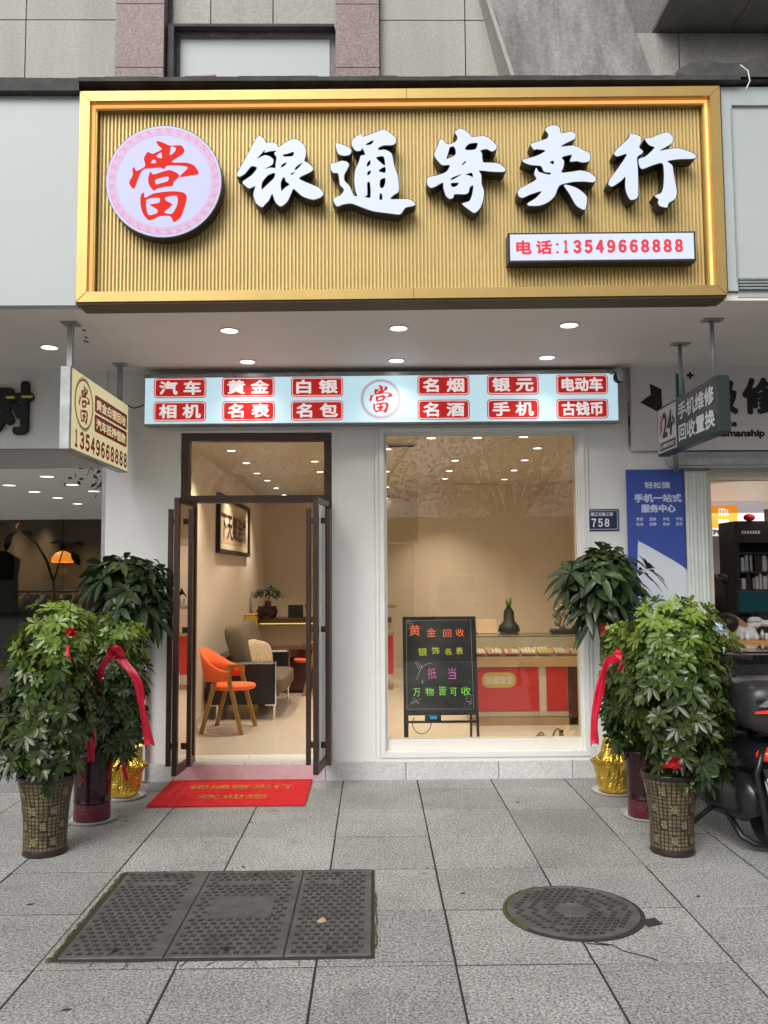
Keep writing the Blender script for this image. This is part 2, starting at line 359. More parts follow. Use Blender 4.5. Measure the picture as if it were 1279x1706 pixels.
M['khaki'] = mat('khaki_fabric', (.115, .09, .058), .85, var=.08, scale=5, bump=.2, bscale=250)
M['cush'] = mat('patterned_cushion', (.62, .52, .38), .8, col2=(.32, .22, .14), scale=45)
M['dwood'] = mat('dark_red_wood', (.07, .018, .012), .3, var=.3, scale=8)
M['tan'] = mat('tan_counter_wood', (.40, .27, .15), .4, var=.08, scale=6)
M['redpan'] = mat('red_counter_panel', (.50, .03, .03), .35)
M['ivory'] = mat('ivory_panel', (.62, .55, .46), .5)
M['goldp'] = mat('gold_plaque', (.55, .40, .10), .4, metal=.3)
M['yellow'] = mat('yellow_lacquer', (.75, .48, .02), .4)
M['black'] = mat('matte_black', (.012, .012, .012), .6)
M['bboard'] = mat('black_board_glass', (.006, .007, .008), .06, spec=.9)
def chalk(n, c): return mat(n, c, .5, emit=c, es=.5)
M['ck_or'] = chalk('neon_orange_marker', (.85, .16, .06)); M['ck_ye'] = chalk('neon_yellow_marker', (.55, .62, .05))
M['ck_gr'] = chalk('neon_green_marker', (.22, .72, .08)); M['ck_pi'] = chalk('neon_purple_marker', (.55, .10, .5)); M['ck_wh'] = chalk('white_marker', (.5, .5, .5))
M['paper'] = mat('aged_paper', (.50, .38, .27), .8, var=.1, scale=3)
M['ivpaper'] = mat('pale_mount', (.60, .52, .40), .8)
M['mat'] = mat('red_carpet', (.78, .012, .018), .95, var=.15, scale=40, bump=.8, bscale=350)
M['matgold'] = mat('mat_gold_print', (.62, .24, .03), .9, var=.3, scale=60)
M['blue'] = mat('plate_blue', (.012, .022, .10), .35)
M['white'] = mat('white_print', (.8, .8, .8), .5)
M['banner'] = mat('banner_blue', (.035, .075, .36), .5)
M['bannerw'] = mat('banner_pale', (.62, .68, .74), .5)
M['bannert'] = mat('banner_print', (.55, .62, .85), .5)
M['green'] = mat('dark_green_sheet', (.016, .030, .028), .35)
M['greyp'] = mat('grey_sign_panel', (.66, .63, .65), .5, var=.03, scale=2)
M['teal'] = mat('teal_print', (.0, .15, .14), .5)
M['iron'] = mat('cast_iron', (.125, .12, .112), .62, metal=.25, var=.3, scale=9, bump=.35, bscale=90)
M['irond'] = mat('dark_iron_stud', (.058, .055, .052), .6, metal=.2, var=.3, scale=20)  # cross studs, a darker iron tone than the plates
M['moss'] = mat('moss', (.07, .085, .02), .95, var=.6, scale=40)
M['satin'] = mat('red_satin', (.50, .006, .022), .36, col2=(.72, .012, .06), scale=14)  # two-tone noise paints fold stripes and sheen into the red
M['rosette'] = mat('red_rosette', (.50, .01, .015), .55)
M['potdark'] = mat('dark_glazed_pot', (.028, .018, .016), .28, var=.3, scale=8)
M['pottile'] = mat('gold_pot_tile', (.15, .12, .06), .5, metal=.15, var=.55, scale=22)
M['maroon'] = mat('maroon_glazed_pot', (.028, .006, .010), .15, var=.2, scale=5)
M['marspk'] = mat('maroon_speckled_band', (.02, .006, .008), .3, col2=(.22, .03, .05), scale=85)
M['foil'] = mat('gold_foil', (.85, .58, .10), .2, metal=1, bump=.6, bscale=45, bdist=.02)
M['saucer'] = mat('white_plastic', (.62, .62, .60), .45)
M['soil'] = mat('dark_soil', (.03, .02, .012), .95, bump=.8, bscale=60)
M['bark'] = mat('brown_bark', (.13, .09, .055), .85, var=.3, scale=30)
M['stem'] = mat('green_stem', (.07, .11, .03), .6)
M['mirror'] = mat('mirror_glass', (.62, .66, .66), .04, metal=1)
M['screen'] = mat('dark_screen', (.01, .03, .035), .1, emit=(.0, .05, .06), es=.25)
M['body'] = mat('glossy_black_plastic', (.014, .014, .017), .22)
M['bodym'] = mat('satin_dark_plastic', (.026, .025, .030), .3, bump=.05, bscale=200)
M['rubber'] = mat('tyre_rubber', (.02, .02, .02), .8)
M['redlens'] = mat('red_reflector', (.65, .03, .015), .2, emit=(.9, .08, .03), es=.25)
M['tgreen'] = mat('licence_green', (.02, .36, .17), .35)
M['skin'] = mat('skin', (.42, .22, .15), .5)
M['hair'] = mat('black_hair', (.01, .009, .009), .5)
M['cotton'] = mat('white_cotton', (.62, .62, .62), .8)
M['asphalt'] = mat('asphalt', (.05, .05, .05), .9, var=.2, scale=20)

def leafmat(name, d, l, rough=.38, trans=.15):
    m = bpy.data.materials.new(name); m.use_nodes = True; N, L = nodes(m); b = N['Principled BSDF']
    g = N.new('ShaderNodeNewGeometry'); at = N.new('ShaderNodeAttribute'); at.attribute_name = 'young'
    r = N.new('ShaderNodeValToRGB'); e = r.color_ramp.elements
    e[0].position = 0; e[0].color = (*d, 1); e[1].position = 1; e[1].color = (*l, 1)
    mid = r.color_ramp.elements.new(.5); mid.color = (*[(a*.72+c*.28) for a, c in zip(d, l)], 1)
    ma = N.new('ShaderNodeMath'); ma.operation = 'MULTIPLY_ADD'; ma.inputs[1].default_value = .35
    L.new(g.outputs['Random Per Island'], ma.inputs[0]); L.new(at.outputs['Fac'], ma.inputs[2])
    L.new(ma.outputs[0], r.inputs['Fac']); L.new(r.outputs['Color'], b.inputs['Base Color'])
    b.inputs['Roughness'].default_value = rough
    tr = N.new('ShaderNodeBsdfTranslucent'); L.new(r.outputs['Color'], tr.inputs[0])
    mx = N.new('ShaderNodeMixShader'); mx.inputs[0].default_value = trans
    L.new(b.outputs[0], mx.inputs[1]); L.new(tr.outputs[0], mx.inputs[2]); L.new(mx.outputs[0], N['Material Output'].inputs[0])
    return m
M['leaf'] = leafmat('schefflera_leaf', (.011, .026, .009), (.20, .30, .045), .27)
M['leaf2'] = leafmat('money_tree_leaf', (.016, .034, .014), (.075, .12, .035), .32)

# ------------------------------------------------------------------ ground
YW = 7.04      # shop front plane
SZ = 3.355     # soffit height
FZ = .14       # shop floor height
mb = MB(); mb.quad((-40, -60, -.16), (40, -60, -.16), (40, 40, -.16), (-40, 40, -.16))
tag(mb.build('ground', M['asphalt']), kind='structure')
mb = MB(); mb.box(-9, 9, -2.6, 7.2, -.15, -.0035)
tag(mb.build('pavement_bed', M['joint']), kind='structure')
mb = MB()
xs = [.337+.5935*i for i in range(-15, 16)]; ys = [3.735+.597*j for j in range(-10, 7)]
for xa, xb in zip(xs, xs[1:]):
    for ya, yb in zip(ys, ys[1:]):
        g = .0035+R.random()*.003; h = R.uniform(-.0015, .0015)
        if yb > 7: yb = 7.18
        x1, x2 = xa+g+R.uniform(0, .002), xb-g*.6-R.uniform(0, .002); y1, y2 = ya+g*1.1, yb-g*1.1
        mb.bevbox(x1, x2, y1, y2, -.012+h, h, .0015)
tag(mb.build('pavement', M['pave']), kind='structure')
mb = MB(); mb.quad((-40, -14, -.152), (40, -14, -.152), (40, -2.6, -.152), (-40, -2.6, -.152)); tag(mb.build('road', M['asphalt']), kind='structure')

# cast iron covers
def cross(mb, x, y, z, r, a, h=.005, w=.22):
    for k in (0, 1):
        t = a+k*pi/2; u = Vector((cos(t), sin(t), 0))*r; v = Vector((-sin(t), cos(t), 0))*r*w; c = Vector((x, y, z+k*.0006))
        mb.prism([c-u-v, c+u-v, c+u+v, c-u+v], (0, 0, h))
X0, X1, Y0, Y1 = -1.375, -.018, 3.82, 4.885
mc = thing('utility_cover', 'rectangular dark cast iron utility cover of three plates set in the paving', 'utility cover', (X0, Y0, 0))
mb = MB(); mb.box(X0-.03, X1+.012, Y0-.02, Y1+.012, -.01, .0045); mb.build('cover_frame', M['joint'], mc)
for a, b, c, d in ((X0-.045, X0-.012, Y0, Y1+.02), (X1+.013, X1+.021, Y0+.1, Y0+.75)):
    mb = MB()
    for i in range(26):
        y = c+(d-c)*i/26; mb.ell(((a+b)/2+R.uniform(-.006, .006), y, .004), (b-a)*.5*R.uniform(.4, 1), .03, .006, 6, 4)
    mb.build('moss_strip', M['moss'], mc)
xc = (X0, -.918, -.40, X1)
for i in range(3):
    a, b = xc[i]+.003, xc[i+1]-.003
    mb = MB(); mcx = MB(); mb.bevbox(a, b, Y0, Y1, .001, .010, .003)
    n = int((b-a-.05)/.045)
    for j in range(23):
        for k in range(n):
            x = a+.035+k*.045+(j % 2)*.0225; y = Y0+.035+j*.0445
            if x > b-.02: continue
            if i == 1 and 4.22 < y < 4.52 and -.83 < x < -.50: continue
            if 4.66 < y < 4.72 and a+.1 < x < b-.15: continue
            cross(mcx, x, y, .0101, .0145, .5, .004)
    if i == 1:
        for (p, q, r_, s_) in ((-.82, -.51, 4.23, 4.24), (-.82, -.51, 4.50, 4.51), (-.82, -.81, 4.24, 4.50), (-.52, -.51, 4.24, 4.50)): mb.box(p, q, r_, s_, .009, .0135)
    pl = mb.build('cover_plate', M['iron'], mc); mcx.build('anti_slip_pattern', M['irond'], pl)
    mb = MB()
    for y in (Y0+.07, Y1-.06):
        mb.prism([((a+b)/2-.01, y-.022, .0105), ((a+b)/2+.012, y-.018, .0105), ((a+b)/2+.008, y+.022, .0105), ((a+b)/2-.012, y+.02, .0105)], (0, 0, .0038))
    mb.build('lift_slot', M['black'], pl)
cx, cy, cr = .962, 4.285, .318
mc = thing('manhole_cover', 'round dark cast iron manhole cover in the paving, mossy rim', 'manhole cover', (cx, cy, 0))
mb = MB(); mb.lathe([(cr+.022, -.005), (cr+.022, .0045), (cr+.002, .0045)], (cx, cy, 0), 64); mb.prism([(cx+cr-.01, cy-.19, .0), (cx+cr+.07, cy-.155, .0), (cx+cr+.055, cy-.09, .0), (cx+cr-.02, cy-.11, 0)], (0, 0, .004)); mb.build('cover_ring', M['joint'], mc)
mb = MB()
for i in range(40):
    t = pi*.62+i*pi*.6/40; mb.ell((cx+cos(t)*(cr+.012), cy+sin(t)*(cr+.012), .005), .012*R.uniform(.5, 1.2), .02, .006, 6, 4)
mb.build('moss_strip', M['moss'], mc)
mb = MB(); mb.lathe([(cr, .001), (cr, .009), (cr-.004, .0115), (cr-.018, .0115), (cr-.020, .009), (.085, .009), (.083, .012), (.075, .012), (.073, .009), (.002, .009)], (cx, cy, 0), 64)
for (ra, ang) in ((.225, (-.5, 1.2)), (.15, (-.5, 1.2)), (.225, (2.4, 4.4)), (.15, (2.4, 4.4))):
    for i in range(16):
        t0 = ang[0]+(ang[1]-ang[0])*i/16; t1 = ang[0]+(ang[1]-ang[0])*(i+1)/16
        mb.prism([(cx+cos(t)*q, cy+sin(t)*q, .0088) for t, q in ((t0, ra), (t0, ra+.006), (t1, ra+.006), (t1, ra))], (0, 0, .0035))
mcx = MB()
for j in range(-9, 10):
    for k in range(-9, 10):
        x, y = k*.036+(j % 2)*.018, j*.034; r_ = math.hypot(x, y)
        if r_ > cr-.035 or r_ < .095: continue
        t = math.atan2(y, x) % (2*pi)
        if (abs(r_-.228) < .014 or abs(r_-.153) < .014) and (t > 5.78 or t < 1.25 or 2.35 < t < 4.45): continue
        cross(mcx, cx+x, cy+y, .0091, .0135, .3, .004)
for k in range(4): mb.box(cx-.045+k*.026, cx-.035+k*.026, cy-.045, cy+.045, .0088, .0115)
pl = mb.build('cover_plate', M['iron'], mc); mcx.build('anti_slip_pattern', M['irond'], pl)
mb = MB()   # cracks beside the manhole
pth = [(cx+.02, cy-cr-.03), (cx+.09, cy-cr-.06), (cx+.12, cy-cr-.12), (cx+.19, cy-cr-.17), (cx+.24, cy-cr-.215)]
for (a, b) in zip(pth, pth[1:]): mb.prism([(a[0], a[1]-.002, -.001), (b[0], b[1]-.002, -.001), (b[0], b[1]+.003, -.001), (a[0], a[1]+.004, -.001)], (0, 0, .0035))
for (x0_, y0_, x1_, y1_) in ((-.02, -.355, .07, -.38), (-1.05-cx, 3.80-cy, -1.07-cx, 3.73-cy), (-.55-cx, 3.80-cy, -.58-cx, 3.74-cy)):
    mb.prism([(cx+x0_, cy+y0_-.002, -.001), (cx+x1_, cy+y1_-.002, -.001), (cx+x1_+.003, cy+y1_+.002, -.001), (cx+x0_+.003, cy+y0_+.002, -.001)], (0, 0, .0035))
rc = random.Random(5)
def crk(x0_, y0_, x1_, y1_, w_=.0028):
    n_ = 4; P_ = [Vector((x0_+(x1_-x0_)*i/n_+rc.uniform(-.004, .004), y0_+(y1_-y0_)*i/n_+rc.uniform(-.003, .003), -.0008)) for i in range(n_+1)]
    for a, b in zip(P_, P_[1:]):
        d_ = (b-a).normalized(); nn_ = Vector((-d_.y, d_.x, 0))*w_/2; mb.prism([a-nn_, b-nn_, b+nn_, a+nn_], (0, 0, .0032))
for x in (-1.22, -1.05, -.83, -.72, -.50, -.33, -.20, -.05): crk(x, 3.745, x+rc.uniform(-.03, .03), 3.80)
for x in (-1.18, -1.02, -.80, -.62, -.41, -.28, -.12): crk(x, 4.90, x+rc.uniform(-.01, .01), 4.93, .004)
for y in (4.1, 4.32, 4.62): crk(-1.41, y, -1.395, y+.01)
crk(-1.40, 4.912, -.02, 4.908, .005); crk(-.012, 3.77, .33, 3.765, .002); crk(-1.36, 3.79, -.9, 3.80, .003)
tag(mb.build('pavement_crack', M['joint']), kind='structure')
mb = MB()
for i, (a, b) in enumerate(((110, 1683), (771, 1489), (418, 1370), (862, 1337), (50, 1507), (210, 1368), (1163, 1494), (405, 1445))):
    p = G(a, b); t = R.random()*3
    mb.prism([p+Vector((cos(t+k*pi/3)*(.022 if k % 3 == 0 else .010), sin(t+k*pi/3)*(.018 if k % 3 == 0 else .008), .002)) for k in range(6)], (0, 0, .0012))
tag(mb.build('dead_leaf_litter', mat('dead_leaf', (.05, .035, .025), .9)), 'small dark dead leaves lying scattered on the grey paving', 'litter', kind='stuff')
mb = MB(); p = G(536, 1539); mb.prism([p+Vector((x*.022, y*.028, .014)) for x, y in ((-1, -.6), (0, -.9), (.9, -.5), (.7, .3), (.1, 1), (-.5, .4))], (0, .004, .004))
tag(mb.build('fallen_leaf', mat('dry_leaf', (.55, .38, .22), .8)), 'small pale dry leaf lying on the rectangular iron cover', 'leaf')

# ------------------------------------------------------------------ red mat
m0 = thing('door_mat', 'bright red welcome mat with gold lettering on the paving before the doorway', 'door mat', (-1.07, 6.6, 0))
mb = MB(); q = [(-1.635, 6.245, .003), (-.505, 6.245, .003), (-.505, 7.0, .003), (-1.635, 7.0, .003)]
mb.prism(q, (0, 0, .011)); mb.build('carpet', M['mat'], m0)
mb = MB(); text(mb, '银通寄卖行', (-1.44, 6.70, .0145), (1, 0, 0), (0, 1, 0), .80, .12, .002); text(mb, '欢迎您', (-1.32, 6.41, .0145), (1, 0, 0), (0, 1, 0), .52, .12, .002); mb.build('lettering', M['matgold'], m0)

# ------------------------------------------------------------------ upper building
ub = thing('office_building', 'grey and pink granite clad building rising above the shop signs', 'building', (0, 6, 0))
YU = 5.9
def slabrow(mb, xs_, zs_, y0, y1, g=.004):
    for a, b in zip(xs_, xs_[1:]):
        for c, d in zip(zs_, zs_[1:]): mb.box(a+g, b-g, y0, y1, c+g, d-g)
def ux(px): return A(px, 80, YU).x
zr = [A(100, 135, YU).z-.6+.0, A(100, 135, YU).z, A(100, 33, YU).z]; st = zr[2]-zr[1]
zs_ = [zr[1]-2*st, zr[1]-st, zr[1]]+[zr[1]+st*i for i in range(1, 18)]
mb = MB()
slabrow(mb, [ux(-790), ux(-630), ux(-470), ux(-310), ux(-150), ux(42), ux(197)], zs_, YU, YU+.03); mb.build('stone_cladding', M['stone'], ub); mb = MB()
slabrow(mb, [ux(632), ux(775), ux(852), ux(1010)], zs_, YU, YU+.03)
mb.build('stone_cladding', M['stone'], ub)
z_l = A(400, 48, YU+.05).z
mb = MB(); slabrow(mb, [ux(284), ux(348), ux(453), ux(560)], [z_l+st*i*.9 for i in range(0, 18)], YU+.05, YU+.08); mb.build('window_spandrel', M['stone'], ub)
for a, b in ((195, 277), (558, 632)):
    mb = MB(); xa, xb = ux(a)+.004, ux(b)
    z0 = A(100, 112, YU-.07).z
    zz = [z0-st*.7*2, z0-st*.78, z0, z0+st*1.03, z0+st*1.9]+[z0+st*1.9+st*i for i in range(1, 14)]
    slabrow(mb, [xa, xb], zz, YU-.07, YU+.04, .003); mb.build('pilaster', M['pink'], ub)
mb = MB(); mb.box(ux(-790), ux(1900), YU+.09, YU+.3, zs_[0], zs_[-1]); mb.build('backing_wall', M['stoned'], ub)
mb = MB(); mb.box(ux(296), ux(548), YU+.082, YU+.088, 4.6, A(400, 66, YU+.082).z); mb.build('infill_panel', M['panel'], ub)
mb = MB(); mb.box(ux(278), ux(557), YU-.01, YU+.05, z_l-.02, z_l); mb.box(ux(280), ux(290), YU-.02, YU+.05, 4.6, z_l-.02); mb.build('dark_lintel', M['tar'], ub)
# concrete fin
mb = MB()
P = [A(814, -1, 5.75), A(1038, -1, 5.75), A(1096, 150, 5.62), A(864, 150, 5.62)]
e = (P[0]-P[3])*6
mb.prism([P[3], P[2], P[1]+e, P[0]+e], (0, .35, 0)); mb.build('concrete_fin', M['conc'], ub)
mb = MB(); w = Vector((.028, 0, 0)); mb.prism([P[3]-w, P[3]-w*.05, P[0]+e-w*.05, P[0]+e-w], (0, .30, 0)); mb.v = [v+Vector((0, -.02, 0)) for v in mb.v]; mb.build('fin_edge_trim', M['stone'], ub)
# right: stepped soffit of a balcony
mb = MB(); z1 = A(1100, 50, 5.75).z
slabrow(mb, [ux(1040)-.0, ux(1118), ux(1300), ux(1500), ux(1700)], [4.5, z1-.02, ], 5.75, 5.78); mb.build('stone_band', M['stone'], ub)
mb = MB()
xx = [2.0, 2.55, 3.3, 4.1, 4.9, 5.7]
for a, b in zip(xx, xx[1:]): mb.box(a+.005, b-.005, 5.33, 5.80, z1, z1+.03)
for a, b in zip(xx, xx[1:]): mb.box(a+.005, b-.005, 5.30, 5.33, z1+.0, z1+.9)
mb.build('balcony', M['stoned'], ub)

# ------------------------------------------------------------------ roof flashing above signs, fascia panels
sb = thing('fascia', 'pale aluminium shop fascia panels flanking the gold sign under black flashing', 'fascia', (0, 5.3, 3.4))
mb = MB()
zt = 4.74; ZLT = A(60, 160, 5.22).z
n = 60
for i in range(n):
    xa, xb = -5+i*10/n, -5+(i+1)*10/n
    zz = zt+.012*(xa+2)/4; hgt = .075+R.uniform(-.008, .01)
    if xa < -1.84: za, zb = ZLT+.002, ZLT+.085+R.uniform(-.003, .003)
    elif xa > 2.2: za, zb = zt+.02, zt+.035
    else: za, zb = zz, zz+hgt*.38
    y = 5.14 if -1.84 <= xa <= 2.2 else 5.16
    mb.box(xa, xb, y, 5.92, za, zb)
mb.build('roof_flashing', M['tar'], sb)
def px(a, Y): return A(a, 500, Y).x
zL = A(60, 160, 5.22).z
mb = MB(); mb.box(-5, px(127, 5.22)-.004, 5.22, 5.3, SZ-.02, ZLT); mb.build('fascia_panel', M['panel'], sb)
xr = px(1211, 5.2)+.01
mb = MB(); mb.box(xr, xr+.065, 5.20, 5.3, 3.41, zt); mb.box(xr+.07, 5, 5.22, 5.3, SZ+.02, 4.74)
mb.box(xr+.066, 5, 5.20, 5.219, 4.62, 4.74)
mb.build('fascia_panel', M['panel'], sb)
mb = MB()
for k in range(4): mb.box(xr+.07, 5, 5.195, 5.218, 3.42+k*.02, 3.432+k*.02)
mb.box(xr+.055, xr+.062, 5.197, 5.2, 3.46, 4.6)
mb.build('trim_strip', M['steel'], sb)
# tarp
mb = MB(); mb.smooth = True
tp = []
for i in range(13):
    u = i/12; X = 1.92+u*1.3
    top = A(1135+u*300, 130-24*min(1, u*7)+3*sin(u*6), 5.3)
    ring = [(0, -.03), (.03+.02*sin(i), .10+.03*sin(i*1.3)), (.25, .13+.02*cos(i)), (.5, .02)]
    for (dy, dz) in ring: tp.append((X+.1*(dz*4 if i == 0 else 0), 5.14+dy, 4.80+dz*(min(1, .45+u*3))))
mb.add(tp, [(i*4+k, i*4+k+1, i*4+k+5, i*4+k+4) for i in range(12) for k in range(3)])
tag(mb.build('tarpaulin', M['tar']), 'crumpled black tarpaulin lying on the fascia edge above the gold sign', 'tarpaulin')
tag(MB().tube([A(1233, 108, 5.1), A(1246, 118, 5.09), A(1249, 135, 5.09), A(1243, 148, 5.1)], .004, 6).build('cable', M['white']), 'short white wire curling over the fascia below the black tarpaulin', 'cable')
mb = MB(); mb.smooth = True; mb.tube([A(300, 134, 5.3), A(320, 131, 5.3), A(345, 129, 5.3), A(360, 127, 5.3)], [.012, .02, .018, .012], 7)
tag(mb.build('rag', mat('tan_rag', (.45, .36, .28), .9)), 'pale rag lying on the flashing above the gold sign', 'rag')

# ------------------------------------------------------------------ big gold sign
YF, YB = 5.15, 5.25
gs = thing('gold_signboard', 'large gold framed shop signboard with fluted backing and white lit characters', 'signboard', A(668, 500, YF))
c4 = [A(133, 152, YF), A(1198.5, 143, YF), A(1211.5, 491, YF), A(126, 503, YF)]
def bil(u, v, dy=0):
    p = (c4[0]*(1-u)+c4[1]*u)*(1-v)+(c4[3]*(1-u)+c4[2]*u)*v; return p+Vector((0, dy, 0))
wu, wv = (c4[2]-c4[3]).length, (c4[0]-c4[3]).length
fwid = .063; a, b = fwid/wu, fwid/wv
mb = MB()
for q in ([(0, 0), (1, 0), (1-a, b), (a, b)], [(1, 0), (1, 1), (1-a, 1-b), (1-a, b)], [(1, 1), (0, 1), (a, 1-b), (1-a, 1-b)], [(0, 1), (0, 0), (a, b), (a, 1-b)]):
    mb.prism([bil(u, v) for u, v in q], (0, .18, 0))
fr = mb.build('sign_frame', M['gold'], gs)
mb = MB()
for (p_, q_) in (((0, 0), (a, b)), ((1, 0), (1-a, b)), ((1, 1), (1-a, 1-b)), ((0, 1), (a, 1-b)), ((.508, 0), (.508, b)), ((.516, 1), (.516, 1-b))):
    P0, P1 = bil(*p_), bil(*q_); n_ = Vector((P1.z-P0.z, 0, -(P1.x-P0.x))).normalized()*.0018
    mb.quad(P0-n_+Vector((0, -.001, 0)), P1-n_+Vector((0, -.001, 0)), P1+n_+Vector((0, -.001, 0)), P0+n_+Vector((0, -.001, 0)))
mb.build('frame_seam', M['goldseam'], fr)
mb = MB(); mb.prism([bil(0, 1), bil(1, 1), bil(1, 1)-Vector((0, 0, .012)), bil(0, 1)-Vector((0, 0, .012))], (0, .187, 0)); mb.v = [v+Vector((0, .012, -.0005)) for v in mb.v]; mb.build('frame_underside', M['goldseam'], fr)
mb = MB(); a2, b2 = (fwid+.015)/wu, (fwid+.015)/wv
for q in ([(a, b), (1-a, b), (1-a2, b2), (a2, b2)], [(1-a, b), (1-a, 1-b), (1-a2, 1-b), (1-a2, b2)], [(a, 1-b), (a, b), (a2, b2), (a2, 1-b)]):
    mb.prism([bil(u, v, .05) for u, v in q], (0, .03, 0))
mb.build('light_strip', M['neon'], gs)
mb = MB(); a3, b3 = (fwid+.028)/wu, (fwid+.028)/wv
for q in ([(a2, b2), (1-a2, b2), (1-a3, b3), (a3, b3)], [(1-a2, b2), (1-a2, 1-b), (1-a3, 1-b), (1-a3, b3)], [(a2, 1-b), (a2, b2), (a3, b3), (a3, 1-b)]):
    mb.prism([bil(u, v, .06) for u, v in q], (0, .05, 0))
mb.build('inner_trim', M['gold'], gs)
mb = MB(); NF = 166; prof = [(0, .015), (.09, .005), (.3, 0), (.7, 0), (.91, .005), (1, .015)]
for i in range(NF):
    u0_, du = a3+(1-2*a3)*i/NF, (1-2*a3)/NF
    vs_ = []
    for t, d in prof: vs_ += [bil(u0_+du*(t*.86+.07), b3, YB-YF+d), bil(u0_+du*(t*.86+.07), 1-b, YB-YF+d)]
    mb.add(vs_, [(2*k, 2*k+2, 2*k+3, 2*k+1) for k in range(5)])
mb.quad(*[bil(u, v, YB-YF+.0155) for u, v in ((a2, b2), (1-a2, b2), (1-a2, 1-b*.8), (a2, 1-b*.8))])
mb.build('fluted_panel', M['goldd'], gs)
U = (c4[2]-c4[3]).normalized(); V = Vector((0, 0, 1)); V = (V-U*V.dot(U)).normalized()
def kpx(Y): return Y/FPX
YC = 5.13
for ch, (ox, oy), s in ((YIN, (380, 210), 7.106), (TONG, (540, 210), 7.106), (JI, (700, 205), 7.994), (MAI, (850, 200), 7.994), (HANG, (1000, 210), 7.106)):
    glyph_obj(ch, A(ox, oy, YC), Vector((1, 0, 0)), Vector((0, 0, 1)), YC/FPX/s*1.004, M['glow'], M['dark'], 'sign_character', gs, .10)
# round emblem
def emblem(parent, C, U, V, r, mface, mring, mpat, mgly, mside=None, depth=0, pattern=True):
    C, U, V = Vector(C), Vector(U).normalized(), Vector(V).normalized(); N = U.cross(V)
    def pt(rad, t, l=0): return C+(U*cos(t)+V*sin(t))*rad+N*l
    mb = MB(); n = 72; mb.quad(*[pt(r, 2*pi*i/n) for i in range(n)])
    face = mb.build('emblem_face', mface, parent)
    if depth:
        mb = MB(); r2 = r*1.012; mb.quad(*[pt(r2, 2*pi*i/n, -.0015) for i in range(n)])
        mb.add([pt(r2, 2*pi*i/n, -.0015) for i in range(n)]+[pt(r2, 2*pi*i/n, -depth) for i in range(n)], [(i, (i+1) % n, n+(i+1) % n, n+i) for i in range(n)])
        mb.build('emblem_return', mside, face)
    mb = MB()
    def arc(ra, rb, l, t0=0, t1=2*pi, k=72):
        for i in range(k):
            a_, b_ = t0+(t1-t0)*i/k, t0+(t1-t0)*(i+1)/k
            mb.quad(pt(ra, a_, l), pt(ra, b_, l), pt(rb, b_, l), pt(rb, a_, l))
    if mring: arc(r*.845, r*.965, .0008); mb.build('emblem_ring', mring, face)
    if pattern:
        mb = MB(); nb = 32
        arc(r*.832, r*.840, .0016)
        for i in range(nb):
            t0, t1 = 2*pi*(i+.07)/nb, 2*pi*(i+.93)/nb; w_ = .011*r; dt = (t1-t0)
            arc(r*.865, r*.865+w_, .0016, t0, t1, 3); arc(r*.945, r*.945+w_, .0016, t0, t1, 3)
            arc(r*.905, r*.905+w_, .0016, t0+dt*.28, t0+dt*.75, 2); arc(r*.885, r*.885+w_, .0016, t0+dt*.28, t0+dt*.5, 2); arc(r*.925, r*.925+w_, .0016, t0+dt*.5, t0+dt*.75, 2)
            for tt in (0, .28, .5, .75, 1-.05): arc(r*.868, r*.95, .0017, t0+dt*tt, t0+dt*(tt+.05), 1)
        mb.build('meander_band', mpat, face)
    k = r/585
    k *= 1.04; glyph_obj(DANG, C-U*632*k+V*622*k+N*.0024, U, V, k, mgly, None, 'emblem_character', face, 0)
ec = A(165+625/5.814, 195+622/5.814, YC); emblem(gs, ec, (1, 0, 0), (0, 0, 1), YC/FPX/5.814*572, M['disc'], M['pinkring'], M['pinklit'], M['redlit'], M['dark'], .10)
# phone box
pa, pb = A(850, 432, YC), A(1155, 385, YC)
sl_ = .008
def ph(x, z, d=0): return Vector((x, YC+d, z+(x-pa.x)*sl_))
mb = MB(); mb.prism([ph(pa.x-.012, pa.z-.02, .002), ph(pb.x+.012, pa.z-.02, .002), ph(pb.x+.012, pb.z-.01, .002), ph(pa.x-.012, pb.z-.01, .002)], (0, .1, 0)); bx = mb.build('number_box', M['dark'], gs)
mb = MB(); mb.quad(ph(pa.x, pa.z-.008), ph(pb.x, pa.z-.008), ph(pb.x, pb.z-.02), ph(pa.x, pb.z-.02)); mb.build('lit_face', M['glow'], bx)
mb = MB(); U2 = Vector((1, 0, sl_)); k = YC/FPX
text(mb, '电', ph(pa.x+10*k, pa.z+8*k), U2, (0, 0, 1), 27*k, 25*k, .004); text(mb, '话', ph(pa.x+44*k, pa.z+8*k), U2, (0, 0, 1), 28*k, 25*k, .004)
for d in (0, 14): mb.box(pa.x+79*k, pa.x+83*k, YC-.0016, YC-.001, pa.z+(10+d)*k, pa.z+(14+d)*k)
digits(mb, '13549668888', ph(pa.x+86*k, pa.z+9*k), U2, (0, 0, 1), 214*k, 24*k, .0055)
M['phred'] = mat('lit_pink_red', (.05, .01, .01), .6, emit=(1, .07, .10), es=.75, spec=.1)
mb.build('lettering', M['phred'], bx)

